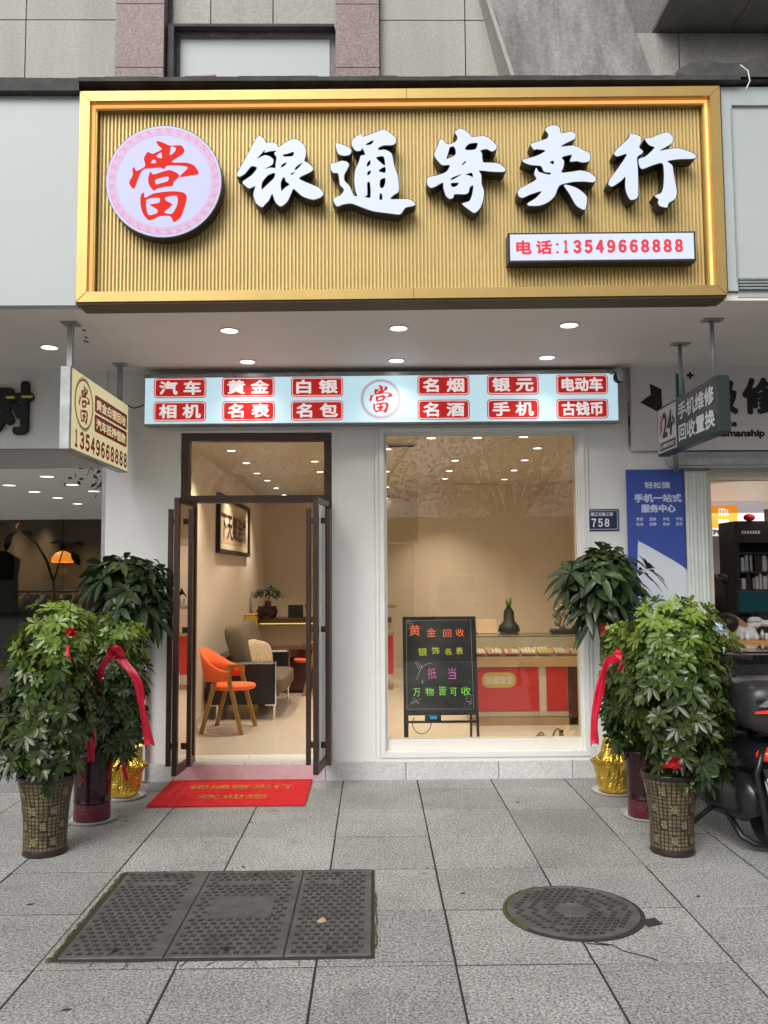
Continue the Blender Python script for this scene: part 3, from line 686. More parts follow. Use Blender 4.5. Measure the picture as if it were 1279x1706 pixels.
# ------------------------------------------------------------------ shop building
sh = thing('pawn_shop', 'white painted ground floor shop with bronze doorway and large display window', 'shop', (0, YW, 0))
XL, XRR = -2.213, 2.1345
dl, dr, dt_ = -1.595, -.345, 2.835          # door opening
wl, wr, wb, wt = .098, 1.70, .225, 2.815     # window opening
BD = -1.80                                   # interior left wall
mb = MB()
T = .12
def wp(x0, x1, z0, z1): mb.box(x0, x1, YW, YW+T, z0, z1)
wp(XL, dl, .143, SZ); wp(dl, dr, dt_, SZ); wp(dr, wl, .143, SZ); wp(wl, wr, .143, wb); wp(wl, wr, wt, SZ); wp(wr, XRR, .143, SZ)
mb.box(XL-.06, XL+.02, YW+T+.001, YW+.40, 0, SZ); mb.box(XRR-.02, XRR+.06, YW+T+.001, YW+.40, 0, SZ)
mb.build('front_wall', M['paint'], sh)
mb = MB()
for x in (-.325, -.005, dl-.02): mb.box(x, x+.012, YW-.008, YW+.001, .15, dt_+.02)
mb.box(XL, dl-.03, YW-.0008, YW-.0001, 2.23, 2.2325) if False else None
mb.box(dl-.02, dr+.03, YW-.008, YW+.001, dt_+.012, dt_+.024)
for (o, i_, d) in ((.085, .055, .016), (.052, .012, .028)):   # stepped window moulding
    mb.box(wl-o, wl-i_, YW-d, YW-.001, wb-o, wt+o); mb.box(wr+i_, wr+o, YW-d, YW-.001, wb-o, wt+o)
    mb.box(wl-i_, wr+i_, YW-d, YW-.001, wt+i_, wt+o); mb.box(wl-i_, wr+i_, YW-d, YW-.001, wb-o, wb-i_)
mb.build('wall_moulding', M['paint'], sh)
mb = MB(); xs2 = [XL, -1.62, -1.05, -.40, .25, 1.0, 1.6, XRR]
for a_, b_ in zip(xs2, xs2[1:]): mb.bevbox(a_+.002, b_-.002, YW-.03, YW+.3, -.01, .1425, .004)
mb.build('plinth', M['plinth'], sh)
mb = MB(); mb.box(-1.58, -.43, YW-.034, YW-.0305, .012, .128); mb.build('pink_riser_patch', mat('pink_blotch', (.58, .36, .38), .8, col2=(.60, .50, .50), scale=9), sh)  # blotchy pink patch on the plinth front behind the mat
mb = MB(); mb.box(dl+.06, dr-.06, YW-.02, YW+.1, .1435, .150); mb.build('threshold', mat('threshold_strip', (.62, .58, .55), .3), sh)
# soffit
mb = MB(); mb.box(-5.5, -1.845, 5.225, 7.5, SZ, SZ+.05); mb.box(-1.845, 2.212, 5.338, 7.5, SZ, SZ+.05); mb.box(2.212, 5.5, 5.225, 7.5, SZ, SZ+.05); mb.build('soffit', M['soffit'], sh)
# interior
YBk = 14.0; HC = 2.90
mb = MB(); mb.box(BD, 3.4, YW+.1, YBk, .10, FZ); mb.build('interior_floor', M['infloor'], sh)
mb = MB(); mb.box(BD-.1, BD, YW+.12, YBk+.1, 0, HC+.1); mb.box(BD, 3.4, YBk, YBk+.1, 0, HC+.1); mb.box(2.75, 2.85, YW+.12, YBk, 0, HC+.1)
mb.build('interior_wall', M['inwall'], sh)
mb = MB(); mb.box(BD, 3.4, YW+.121, YBk, HC, HC+.08); mb.build('interior_ceiling', M['incei'], sh)
mb = MB(); mb.box(BD+.001, BD+.012, YW+.15, YBk-.01, FZ, FZ+.09); mb.build('skirting', M['ivory'], sh)
mb = MB(); mb.box(.55, .62, 11.9, 12.0, FZ, 2.1); mb.box(-.2, .55, 11.93, 11.97, 2.08, 2.1)
mb.box(.62, 2.75, 11.9, 12.0, FZ, HC-.001); mb.build('partition', M['inwall'], sh)
# door frame + leaves
mb = MB(); y0, y1 = YW+.01, YW+.10; w_ = .065
TR0, TR1 = A(430, 836, YW).z, A(430, 826, YW).z
mb.box(dl+.005, dl+w_, y0, y1, .145, dt_-.005); mb.box(dr-w_, dr-.005, y0, y1, .145, dt_-.005)
mb.box(dl+w_, dr-w_, y0, y1, dt_-w_, dt_-.005); mb.box(dl+w_, dr-w_, y0, y1, TR0-.005, TR0+.055)
df = mb.build('door_frame', M['bronze'], sh)
mb = MB(); mb.box(dl+w_, dr-w_, YW+.05, YW+.056, TR0+.055, dt_-w_); mb.build('transom_pane', M['glasst'], df)
def leaf_door(xh, xf, side):
    z0, z1 = .152, TR0-.008; y_h, y_f = YW+.03, 6.53
    H, Fp = Vector((xh, y_h, 0)), Vector((xf, y_f, 0)); d = (Fp-H); Ld = d.length; d.normalize(); nrm = Vector((d.y, -d.x, 0))
    def bx_(mb, s0, s1, za, zb, t=.0195, n0=0):
        q = [H+d*s0+nrm*(n0-t), H+d*s1+nrm*(n0-t), H+d*s1+nrm*(n0+t), H+d*s0+nrm*(n0+t)]
        mb.prism([p+Vector((0, 0, za)) for p in q], (0, 0, zb-za))
    mb = MB(); s = .042
    bx_(mb, 0, s, z0, z1); bx_(mb, Ld-s, Ld, z0, z1); bx_(mb, s, Ld-s, z1-s, z1); bx_(mb, s, Ld-s, z0, z0+s*1.3)
    dd = mb.build('door', M['bronze'], sh)
    mb = MB(); bx_(mb, s, Ld-s, z0+s*1.3, z1-s, .004); mb.build('pane', M['glassdoor'], dd)
    for sg in (-1, 1):
        mb = MB(); bx_(mb, Ld-.14, Ld-.105, .20, 2.17, .017, sg*.080)
        for zz in (.33, 1.21, 2.05): bx_(mb, Ld-.135, Ld-.11, zz, zz+.045, .0215, sg*.0415)
        mb.build('pull_handle', M['bronze'], dd)
leaf_door(-1.478, -1.508, -1); leaf_door(-.374, -.446, 1)
# window
mb = MB(); mb.box(wl+.001, wl+.012, YW+.02, YW+.10, wb, wt); mb.box(wr-.012, wr-.001, YW+.02, YW+.10, wb, wt); mb.box(wl+.012, wr-.012, YW+.02, YW+.10, wt-.008, wt-.0005)
mb.box(wl+.012, wr-.012, YW+.030, YW+.10, wb+.001, wb+.085)
wf = mb.build('window', mat('sill_board', (.80, .76, .68), .5), sh)
mb = MB(); mb.box(wl+.012, wr-.012, YW+.050, YW+.058, wb+.086, wt-.009); mb.build('pane', M['glass'], wf)

# downlights
def lampobj(parent, loc, e, col, ang=110, size=.05):
    l = bpy.data.lights.new('lamp_light', 'SPOT'); l.energy = e; l.color = col; l.shadow_soft_size = size; l.spot_size = radians(ang); l.spot_blend = .8
    o = bpy.data.objects.new('lamp_light', l); COL.objects.link(o); o.parent = parent; o.location = loc
def downlight(x, y, z, r, label, group, e, col=(1, .84, .64), m='lamp', ang=110):
    t = thing('downlight', label, 'ceiling light', (x, y, z), group)
    mb = MB(); mb.lathe([(r*1.22, 0), (r*1.2, -.006), (r*1.02, -.008), (r, -.004)], (x, y, z), 20, capb=False); mb.build('trim_ring', M['rim'], t)
    mb = MB(); mb.lathe([(.001, -.0035), (r, -.0035)], (x, y, z), 20, capb=False, capt=False); mb.build('lens', M[m], t)
    if e: lampobj(t, (0, 0, -.02), e, col, ang)
for a_, b_, w in ((382, 550, 'front left'), (664, 546, 'front middle'), (948, 541, 'front right'), (412, 602, 'rear left'), (660, 600, 'rear middle'), (911, 595, 'rear right')):
    p = G(a_, b_, SZ); downlight(p.x, p.y, SZ, .058, w+' one of six round white downlights in the soffit under the gold sign', 'soffit downlights', 13, (1, .93, .85), 'lampw', 120)
p = G(82, 578, SZ); downlight(p.x, p.y, SZ, .058, 'round white downlight in the soffit beside the cream hanging sign', 'soffit downlights', 13, (1, .93, .85), 'lampw', 120)
ORD = ['first', 'second', 'third', 'fourth', 'fifth', 'sixth', 'seventh', 'eighth', 'ninth']
EL = 104
for i, (a_, b_) in enumerate(((385, 750), (410, 770.7), (428, 788), (445, 800), (460, 812.5), (473, 824))):
    p = G(a_, b_, HC); downlight(p.x, p.y, HC, .042, f'{ORD[i]} from the front of the downlight row seen in the transom above the doorway', 'shop ceiling downlights', EL if i % 2 == 0 else 0)
for i, (a_, b_) in enumerate(((524, 768), (533, 785.5))):
    p = G(a_, b_, HC); downlight(p.x, p.y, HC, .042, f'{["nearer","farther"][i]} of two downlights at the right edge of the doorway transom', 'shop ceiling downlights', EL if i == 0 else 0)
for i, (a_, b_) in enumerate(((758, 766.5), (748, 784), (741, 797), (735, 811), (729, 823))):
    p = G(a_, b_, HC); downlight(p.x, p.y, HC, .042, f'{ORD[i]} from the front of the downlight row over the black board', 'shop ceiling downlights', EL if i % 2 == 0 else 0)
for i, (a_, b_) in enumerate(((895, 746), (874, 766), (856.5, 783), (840, 798), (827, 811), (814, 822))):
    p = G(a_, b_, HC); downlight(p.x, p.y, HC, .042, f'{ORD[i]} from the front of the downlight row over the jewellery counter', 'shop ceiling downlights', EL if i % 2 == 0 else 0)
for i, (a_, b_) in enumerate(((718, 729), (795, 728.5), (872, 727))):
    p = G(a_, b_, HC); downlight(p.x, p.y, HC, .042, f'{["left","middle","right"][i]} downlight of the front row just inside the display window top', 'shop ceiling downlights', EL*.6)
for i, (a_, b_) in enumerate(((645, 747.5), (643.5, 785), (643.5, 811), (643.5, 830))):
    p = G(a_, b_, HC); downlight(p.x, p.y, HC, .042, f'{ORD[i]} from the front of downlights along the left edge of the window', 'shop ceiling downlights', 0)

# ------------------------------------------------------------------ light box above the doors
YBx = 6.90
lb = thing('lightbox_sign', 'long pale blue lit sign box with red plates above the door and window', 'sign', A(640, 700, YBx))
k = YBx/FPX
q = [A(240.5, 628, YBx), A(1029.5, 619.5, YBx), A(1031.5, 702, YBx), A(239, 708, YBx)]
mb = MB(); mb.prism([q[3], q[2], q[1]+Vector((0, 0, .02)), q[0]+Vector((0, 0, .02))], (0, .139, 0)); lbd = mb.build('sign_case', M['steel'], lb)
def q2(u, v, d=0): return (q[0]*(1-u)+q[1]*u)*(1-v)+(q[3]*(1-u)+q[2]*u)*v+Vector((0, d, 0))
mb = MB(); mb.quad(q2(.002, .98, -.003), q2(.998, .98, -.003), q2(.998, .03, -.003), q2(.002, .03, -.003)); mb.build('lit_face', M['cyan'], lb)
UB = (q[2]-q[3]).normalized(); VB = Vector((0, 0, 1))
def rrect(cx_, cz_, w, h, r, O, U, V, d):
    pts = []
    for (sx, sz, t0) in ((1, 1, 0), (-1, 1, pi/2), (-1, -1, pi), (1, -1, 3*pi/2)):
        for i in range(5):
            t = t0+i*pi/8; pts.append(O+U*(cx_+sx*(w/2-r)+cos(t)*r)+V*(cz_+sz*(h/2-r)+sin(t)*r)+U.cross(V)*d)
    return pts
plates = [(300, 646.5, '汽 车'), (413.5, 645, '黄 金'), (528, 644.5, '白 银'), (738.5, 642, '名 烟'), (854, 641, '银 元'), (969.5, 640.5, '电动车'),
          (299.5, 685.5, '相 机'), (414, 684.5, '名 表'), (528, 684, '名 包'), (739, 682.5, '名 酒'), (854.5, 681.5, '手 机'), (970, 681, '古钱币')]
for a_, b_, t in plates:
    O = A(a_, b_, YBx-.003)
    mb = MB(); mb.mi = 0; mb.quad(*rrect(0, 0, 88*k, 34*k, 6*k, O, UB, VB, .001)); mb.mi = 1; mb.quad(*rrect(0, 0, 85*k, 31*k, 5*k, O, UB, VB, .0018)); mb.mi = 0; mb.quad(*rrect(0, 0, 82.5*k, 28.5*k, 4*k, O, UB, VB, .0026))
    pl = mb.build('red_plate', [M['redplate'], M['whitelit']], lb)
    mb = MB(); text(mb, t, O-UB*35*k-VB*11.8*k, UB, VB, 70*k, 24*k, .0042, .0035); mb.build('lettering', M['whitelit'], pl)
M['paleink'] = mat('pale_ring_ink', (.45, .4, .45), .5, emit=(.62, .52, .56), es=.45); M['redl2'] = mat('lit_red_ink', (.6, .02, .03), .5, emit=(.75, .02, .03), es=.4)
mb = MB(); C0 = A(634, 664.5, YBx-.005)
for i in range(48):
    t0, t1 = 2*pi*i/48, 2*pi*(i+1)/48
    mb.quad(*[C0+(UB*cos(t)+VB*sin(t))*r_ for r_, t in ((29*k, t0), (29*k, t1), (34*k, t1), (34*k, t0))])
mb.build('emblem_ring', M['paleink'], lb)
kk = .0585*k*1.0
glyph_obj(DANG, C0-UB*625*kk+VB*622*kk, UB, VB, kk, M['redl2'], None, 'emblem_character', lb, 0)
tag(MB().tube([A(213, 676, 6.75), A(222, 680, 6.8), A(232, 678, 6.9), A(240, 674, 7.0)], .006, 6).build('cable', M['dark']), 'short black cable between the cream hanging sign and the pale blue light box', 'cable')

# cctv
cc = thing('security_camera', 'white dome security camera with black lens at the right end of the light box', 'camera', A(1030, 620, 6.86))
p = A(1033, 622, 6.86); mb = MB(); mb.smooth = True; mb.lathe([(.03, .03), (.033, -.02), (.030, -.045), (.018, -.062), (.001, -.066)], p, 16); mb.build('housing', M['panel'], cc)
mb = MB(); mb.smooth = True; mb.ell(p+Vector((-.010, .022, -.030)), .044, .040, .048); mb.build('lens_dome', M['body'], cc)
mb = MB(); mb.smooth = True; mb.tube([p+Vector((0, 0, .03)), p+Vector((-.02, .06, .035)), p+Vector((-.05, .17, .03))], .02, 10); mb.tube([p+Vector((-.08, -.01, .0)), p+Vector((-.05, .04, .01))], .012, 8); mb.build('bracket', M['panel'], cc)

# house number plate
hp = thing('house_number_plate', 'small dark blue house number plate reading 758 on the white wall', 'number plate', A(1003, 866, YW-.01))
a_, b_ = A(975, 884.5, YW-.012), A(1030.5, 848, YW-.012)
mb = MB(); mb.box(a_.x, b_.x, YW-.012, YW-.001, a_.z, b_.z); mb.build('plate', M['blue'], hp)
mb = MB(); e_ = .012
for bb in ((a_.x+e_, b_.x-e_, a_.z+e_, a_.z+e_+.003), (a_.x+e_, b_.x-e_, b_.z-e_-.003, b_.z-e_), (a_.x+e_, a_.x+e_+.003, a_.z+e_, b_.z-e_), (b_.x-e_-.003, b_.x-e_, a_.z+e_, b_.z-e_)): mb.box(bb[0], bb[1], YW-.0132, YW-.0125, bb[2], bb[3])
kk = YW/FPX
text(mb, '湘江北路三段', (a_.x+9*kk, YW-.0125, a_.z+24.5*kk), (1, 0, 0), (0, 0, 1), 38*kk, 6.5*kk, .0008)
digits(mb, '758', (a_.x+9*kk, YW-.0125, a_.z+6.5*kk), (1, 0, 0), (0, 0, 1), 33*kk, 14*kk, .0028)
mb.build('lettering', M['white'], hp)

# ------------------------------------------------------------------ hanging sign, left
hs_ = thing('hanging_sign', 'cream lightbox sign with red characters hanging from the soffit on two steel posts', 'sign', (-2.03, 6.2, 2.5))
xs_, z0, z1, ya, yb = -1.995, 2.485, 3.045, 5.58, 6.90
mb = MB(); mb.bevbox(xs_-.075, xs_, ya, yb, z0, z1, .006); hb = mb.build('sign_case', M['steel'], hs_)
mb = MB(); mb.quad((xs_+.002, ya+.015, z0+.012), (xs_+.002, yb-.015, z0+.012), (xs_+.002, yb-.015, z1-.012), (xs_+.002, ya+.015, z1-.012)); mb.build('lit_face', M['creamlit'], hs_)
UU, VV = Vector((0, 1, 0)), Vector((0, 0, 1)); W_, H_ = yb-ya, z1-z0
def fp(u, v): return Vector((xs_+.003, ya+u*W_, z0+v*H_))
for v in (.62, .37):
    mb = MB(); mb.quad(*rrect(0, 0, .60*W_, .225*H_, .02, fp(.66, v+.10), UU, VV, .001)); pl = mb.build('red_plate', M['redink'], hs_)
    mb = MB(); text(mb, '黄金白银回收' if v > .5 else '汽车抵押借款', fp(.385, v+.025), UU, VV, .55*W_, .145*H_, .0026, .002); mb.build('lettering', M['creamlit'], pl)
mb = MB(); digits(mb, '13549668888', fp(.04, .055), UU, VV, .94*W_, .22*H_, .0065, .001, .78); mb.build('phone_number', M['redink'], hs_)
mb = MB()
C0 = fp(.19, .62)
for i in range(40):
    t0, t1 = 2*pi*i/40, 2*pi*(i+1)/40
    for ra, rb in ((.165, .185), (.190, .194)):
        mb.quad(*[C0+(UU*cos(t)*1.0+VV*sin(t)*.97)*r_*1.0 for r_, t in ((ra, t0), (ra, t1), (rb, t1), (rb, t0))])
mb.v = [v+Vector((.001, 0, 0)) for v in mb.v]; mb.build('emblem_ring', M['brownink'], hs_)
kk = .185/560; glyph_obj(DANG, C0-UU*625*kk+VV*622*kk+Vector((.002, 0, 0)), UU, VV, kk, M['redink'], None, 'emblem_character', hs_, 0)
for y in (5.66, 6.78):
    mb = MB(); mb.box(-2.05, -2.015, y-.017, y+.017, z1-.3 if y < 6 else z1-.35, SZ-.012); mb.box(-2.085, -1.98, y-.05, y+.05, SZ-.012, SZ-.001); mb.build('post', M['steel'], hs_)
mb = MB()
for i in range(6): mb.box(xs_-.078, xs_-.0751, ya+.02, ya+.024, z0+.05+i*.09, z0+.058+i*.09)
mb.build('rivet', M['dark'], hb)
mb = MB()
for (a_, b_) in ((140, 550), (143, 562), (145, 569), (141, 568)):
    p = G(a_, b_, SZ); mb.box(p.x-.008, p.x+.008, p.y-.02, p.y+.02, SZ-.003, SZ-.0005)
mb.build('soffit_mark', M['black'], sh)

# ------------------------------------------------------------------ hanging sign, right
h2 = thing('hanging_sign', 'dark green phone repair sign hanging from the soffit on two chrome posts', 'sign', (2.29, 6.1, 2.56))
xs_, z0, z1, ya, yb = 2.25, 2.562, 2.94, 5.47, 6.66
mb = MB(); mb.smooth = False; mb.bevbox(xs_, xs_+.085, ya, yb, z0, z1, .008); mb.build('sign_case', M['green'], h2)
UU = Vector((0, -1, 0)); W_, H_ = yb-ya, z1-z0
def fp(u, v): return Vector((xs_-.002, yb-u*W_, z0+v*H_))
mb = MB(); mb.quad(fp(.02, .05), fp(.36, .05), fp(.36, .95), fp(.02, .95)); pl = mb.build('white_panel', M['greyp'], h2)
mb = MB(); mb.quad(*[p_-Vector((.001, 0, 0)) for p_ in (fp(.05, .08), fp(.345, .08), fp(.345, .25), fp(.05, .25))]); mb.build('number_strip', M['green'], pl)
mb = MB(); text(mb, '15388023012', fp(.065, .12)-Vector((.001, 0, 0)), UU, VV, .26*W_, .09*H_, .002); mb.build('phone_number', M['greyp'], pl)
mb = MB(); text(mb, '24', fp(.11, .33), UU, VV, .185*W_, .52*H_, .008); text(mb, 'h', fp(.30, .52), UU, VV, .04*W_, .2*H_, .004); mb.build('numerals', M['green'], pl)
mb = MB(); C0 = fp(.10, .60)-Vector((.0008, 0, 0)); mb.quad(*[C0+UU*cos(t)*.035+VV*sin(t)*.052 for t in [pi/2+i*pi/10 for i in range(11)]])
for t in (2.0, 2.6, 3.2, 3.8, 4.3): mb.tube([C0+UU*cos(t)*.045+VV*sin(t)*.065, C0+UU*cos(t)*.065+VV*sin(t)*.09], .003, 5)
mb.build('alarm_mark', M['redink'], pl)
mb = MB(); text(mb, '手机维修', fp(.40, .54), UU, VV, .56*W_, .33*H_, .0042); text(mb, '回收置换', fp(.40, .12), UU, VV, .56*W_, .33*H_, .0042); mb.build('lettering', M['bannerw'], h2)
for y in (5.62, 6.22):
    mb = MB(); mb.smooth = True; mb.tube([(2.29, y, z1-.01), (2.29, y, SZ-.012)], .014, 12); mb.smooth = False; mb.box(2.23, 2.36, y-.04, y+.04, SZ-.012, SZ-.001); mb.build('post', M['steel'], h2)

# ------------------------------------------------------------------ right neighbour (phone repair shop)
rp = thing('phone_repair_shop', 'phone repair shop at right with pale grey sign and open front', 'shop', (3, YW, 0))
YN = 6.98
zsA, zsB = A(1150, 750, YN-.05).z, A(1150, 606, YN-.05).z
mb = MB(); mb.box(2.135, 5.5, YN-.05, YN, zsA, zsB); gp = mb.build('shop_sign', M['greyp'], rp)
mb = MB(); mb.box(2.135, 5.5, YN+.001, YN+.2, zsB-.3, SZ); mb.box(2.5, 5.5, YN-.07, YN+.05, zsB+.02, zsB+.05); mb.build('head_wall', M['soffit'], rp)
kk = (YN-.05)/FPX; OO = A(1040, 590, YN-.05); s5 = 1/5.351
def sg(x, y): return OO+Vector((x*s5*kk, 0, -y*s5*kk))
mb = MB()
for pts in ([(130, 445), (228, 375), (222, 272), (328, 325), (330, 480), (300, 540)], [(560, 188), (582, 188), (582, 168), (603, 168), (603, 188), (626, 188), (626, 210), (603, 210), (603, 230), (582, 230), (582, 210), (560, 210)]):
    v, f = fillpoly([[(x, -y) for x, y in pts]]); mb.add([sg(x, -y)+Vector((0, -.0015, 0)) for x, y in v], f)
text(mb, '极', sg(740, 560)-Vector((0, 0, 0)), (1, 0, 0), (0, 0, 1), 285*s5*kk, 335*s5*kk, .014); text(mb, '修', sg(1060, 560), (1, 0, 0), (0, 0, 1), 340*s5*kk, 340*s5*kk, .014)
text(mb, 'Ultimate', sg(680, 672), (1, 0, 0), (0, 0, 1), 325*s5*kk, 62*s5*kk, .004); text(mb, 'craftsmanship', sg(680, 782), (1, 0, 0), (0, 0, 1), 575*s5*kk, 88*s5*kk, .005)
mb.build('lettering', M['black'], gp)
mb = MB(); v, f = fillpoly([[(460, -172), (530, -210), (540, -360), (460, -410)]]); mb.add([sg(x, -y)+Vector((0, -.0015, 0)) for x, y in v], f); mb.build('teal_mark', M['teal'], gp)
mb = MB(); zA, zB = A(1200, 781, YN-.08).z, zsA-.012
mb.box(2.49, 5.5, YN-.10, YN+.1, zA+.03, zB-.06); mb.box(2.49, 5.5, YN-.115, YN-.1, zA+.005, zA+.022); mb.box(2.49, 5.5, YN-.03, YN+.1, zB-.055, zB); mb.build('shutter_box', M['steel'], rp)
mb = MB(); mb.smooth = True
for x in (2.47, 2.487, 2.503): mb.tube([(x, YN-.06, zA-.02), (x, YN-.06, zsA+.02)], .006, 6)
mb.tube([A(1107, 765, 6.6), A(1112, 774, 6.75), A(1120, 780, YN-.06)], .004, 6); mb.build('conduit', M['steel'], rp)
mb = MB(); mb.box(2.135, 2.80, YN+.05, YN+.25, 0, zsA+.05); mb.box(2.135, 2.5, YN+.02, YN+.049, .0, zsA); mb.build('pier', M['paint'], rp)
xo = A(1176, 900, YN+.05).x
mb = MB(); mb.box(xo-.0, xo+.035, YN+.0, YN+.26, 0, zA+.0); mb.box(xo+.035, 5.5, YN+.02, YN+.1, A(1200, 800, YN+.02).z, zA+.02); mb.build('opening_frame', M['ivory'], rp)
# pvc strips
for i in range(6):
    mb = MB(); mb.smooth = True; x0 = A(1140, 800, YN-.03).x+i*.03
    pts = []
    for j in range(7): t = j/6; pts.append((x0+t*.034, YN-.035-.012*sin(t*pi)-.004*i % .01))
    mb.add([(x, y, z) for z in (.05, A(1150, 786, YN).z) for x, y in pts], [(j, j+1, j+8, j+7) for j in range(6)]); 
    if i == 0: cur = thing('strip_curtain', 'hanging pale translucent plastic strip curtain tied beside the blue banner', 'curtain', (2.68, YN, 2.4))
    mb.build('curtain_strip', mat('pvc_strip', (.60, .64, .60), .3, var=.08, scale=6, spec=.6) if i == 0 else bpy.data.materials['pvc_strip'], cur)
# banner
YBn = YN-.02
bn = thing('banner', 'tall blue phone service banner with white print hanging beside the house number plate', 'banner', A(1095, 1000, YBn))
a_, b_ = A(1050, 1050, YBn), A(1138, 782, YBn)
mb = MB(); mb.box(a_.x, b_.x, YBn, YBn+.012, a_.z, b_.z); mb.build('banner_sheet', M['banner'], bn)
kk = YBn/FPX; ob = A(1020, 760, YBn); s6 = 1/4.266
def bp(x, y): return ob+Vector((x*s6*kk, -.001, -y*s6*kk))
mb = MB(); v, f = fillpoly([[(x, -y) for x, y in smooth([(165, 640), (180, 622), (205, 628), (440, 765), (520, 830), (530, 900), (530, 1230), (175, 1230)], 2)]]); mb.add([bp(x, -y) for x, y in v], f); mb.build('white_triangle', M['bannerw'], bn)
mb = MB()
for t, x, y, w, h, bo in (('轻松猿', 225, 235, 185, 48, .0018), ('手机一站式', 147, 335, 342, 62, .0035), ('服务中心', 195, 408, 250, 60, .0035)): text(mb, t, bp(x, y), (1, 0, 0), (0, 0, 1), w*s6*kk, h*s6*kk, bo)
for i, (t1, t2) in enumerate((('更换', '电池'), ('更换', '屏幕'), ('手机', '维修'), ('手机', '配件'))):
    text(mb, t1, bp(158+i*95, 468), (1, 0, 0), (0, 0, 1), 50*s6*kk, 26*s6*kk, .0006); text(mb, t2, bp(158+i*95, 503), (1, 0, 0), (0, 0, 1), 50*s6*kk, 24*s6*kk, .0006)
mb.build('lettering', M['bannert'], bn)
# interior of right shop
XA, XB, YE, HR = 2.83, 6.0, 10.2, 2.55
mb = MB(); mb.box(XA, XB, YN+.1, YE, .05, .10); mb.build('interior_floor', M['infloor'], rp)
M['rwall'] = mat('mauve_wall', (.36, .33, .33), .7)
mb = MB(); mb.box(XA, XB, YE, YE+.1, 0, 2.8); mb.box(XB, XB+.1, YN+.1, YE, 0, 2.8); mb.box(XA-.03, XA-.001, YN+.26, YE, 0, 2.8); mb.build('interior_wall', M['rwall'], rp)
mb = MB(); mb.box(XA, XB, YN+.101, YE, 2.62, 2.7); mb.build('interior_ceiling', M['incei'], rp)
t = thing('ceiling_light', 'bright cream lit ceiling panel inside the phone repair shop', 'ceiling light', (4, 8.6, 2.6))
mb = MB(); mb.prism([(XA+.02, 8.9, 2.53), (4.6, 8.3, 2.61), (5.6, 8.3, 2.61), (5.6, 10.1, 2.40), (XA+.02, 10.1, 2.40)], (0, 0, .006)); mb.build('lit_panel', mat('cream_panel', (.7, .6, .5), .5, emit=(1, .80, .62), es=.3), t)
ll = bpy.data.lights.new('panel_light', 'AREA'); ll.energy = 14; ll.size = 1.2; ll.color = (1, .9, .82); lo = bpy.data.objects.new('panel_light', ll); COL.objects.link(lo); lo.parent = t; lo.location = (.4, .4, -.28)
# orange sign
YS = 9.6
os_ = thing('repair_sign', 'orange and white lit sign with phone number on the wall of the phone repair shop', 'sign', A(1200, 870, YS))
kk = YS/FPX
mb = MB(); p0 = A(1178, 893, YS); p1 = A(1228, 836, YS); mb.box(p0.x-.5, p1.x+.3, YS, YS+.05, p0.z, p1.z+.04); mb.build('sign_board', mat('lit_white_board', (.7, .7, .72), .5, emit=(.85, .85, .95), es=.22), os_)
mb = MB(); mb.quad(*rrect(0, 0, 49*kk, 38*kk, 4*kk, A(1204.5, 860, YS-.002), Vector((1, 0, 0)), VV, .001)); mb.build('orange_tile', mat('lit_orange', (.8, .3, .02), .5, emit=(1, .36, .02), es=.5), os_)
mb = MB(); o_ = A(1197, 859, YS-.003)
for (x0, x1) in ((0, 2.6), (4.7, 7.3), (9.4, 12), (13.6, 16.2)): mb.box(o_.x+x0*kk, o_.x+x1*kk, YS-.005, YS-.0045, o_.z, o_.z+(10.5 if x0 else 12)*kk)
mb.box(o_.x+2.6*kk, o_.x+11*kk, YS-.005, YS-.0045, o_.z+9.6*kk, o_.z+12*kk)
text(mb, '维修', A(1196, 874, YS-.003), (1, 0, 0), (0, 0, 1), 19*kk, 9*kk, .004); mb.build('lettering', M['whitelit'], os_)
mb = MB(); text(mb, '133 9797 6777', A(1158, 891, YS-.002), (1, 0, 0), (0, 0, 1), 82*kk, 8*kk, .005); mb.build('phone_number', M['black'], os_)
# cabinet
ORD2 = 'first second third fourth fifth sixth seventh eighth ninth tenth eleventh twelfth thirteenth fourteenth fifteenth sixteenth seventeenth'.split()+['%dth' % i for i in range(18, 60)]
cb = thing('display_cabinet', 'tall black cabinet with shelves of white boxes inside the phone repair shop', 'cabinet', (3.7, 8.6, .1))
Yc = 8.6; x0 = A(1226, 950, Yc).x; zc = A(1250, 868, Yc).z
mb = MB(); mb.box(x0, x0+1.6, Yc+.35, Yc+.4, .1, zc); mb.box(x0, x0+.04, Yc, Yc+.35, .1, zc); mb.box(x0+.04, x0+1.6, Yc, Yc+.35, zc-.22, zc)
for z in (A(1250, 912, Yc).z-.05, A(1250, 952, Yc).z, A(1250, 982, Yc).z): mb.box(x0+.04, x0+1.6, Yc+.01, Yc+.35, z-.02, z)
mb.build('cabinet_case', M['black'], cb)
mb = MB(); text(mb, 'USPARKS  BLACKBERRY', (x0+.08, Yc-.001, zc-.12), (1, 0, 0), (0, 0, 1), .9, .035, .001)
mb = MB()
for i in range(7): mb.box(x0+.07+i*.028, x0+.09+i*.028, Yc-.002, Yc-.0005, zc-.13, zc-.10)
mb.build('small_print', M['greyp'], cb)
for zi, z in enumerate((A(1250, 952, Yc).z, A(1250, 982, Yc).z)):
    x = x0+.08
    for i in range(16):
        w = R.uniform(.02, .06); h = R.uniform(.11, .17)
        tag(box('product_box', (x, x+w, Yc+.06, Yc+.2, z+.001, z+h), M[R.choice(['greyp', 'cotton', 'steel', 'dark'])]), f'{ORD2[i]} upright box from the left on the {["upper","lower"][zi]} shelf of the black cabinet', 'box', f'boxes on the {["upper","lower"][zi]} cabinet shelf')
        x += w+R.uniform(.003, .03)
        if x > x0+.75: break
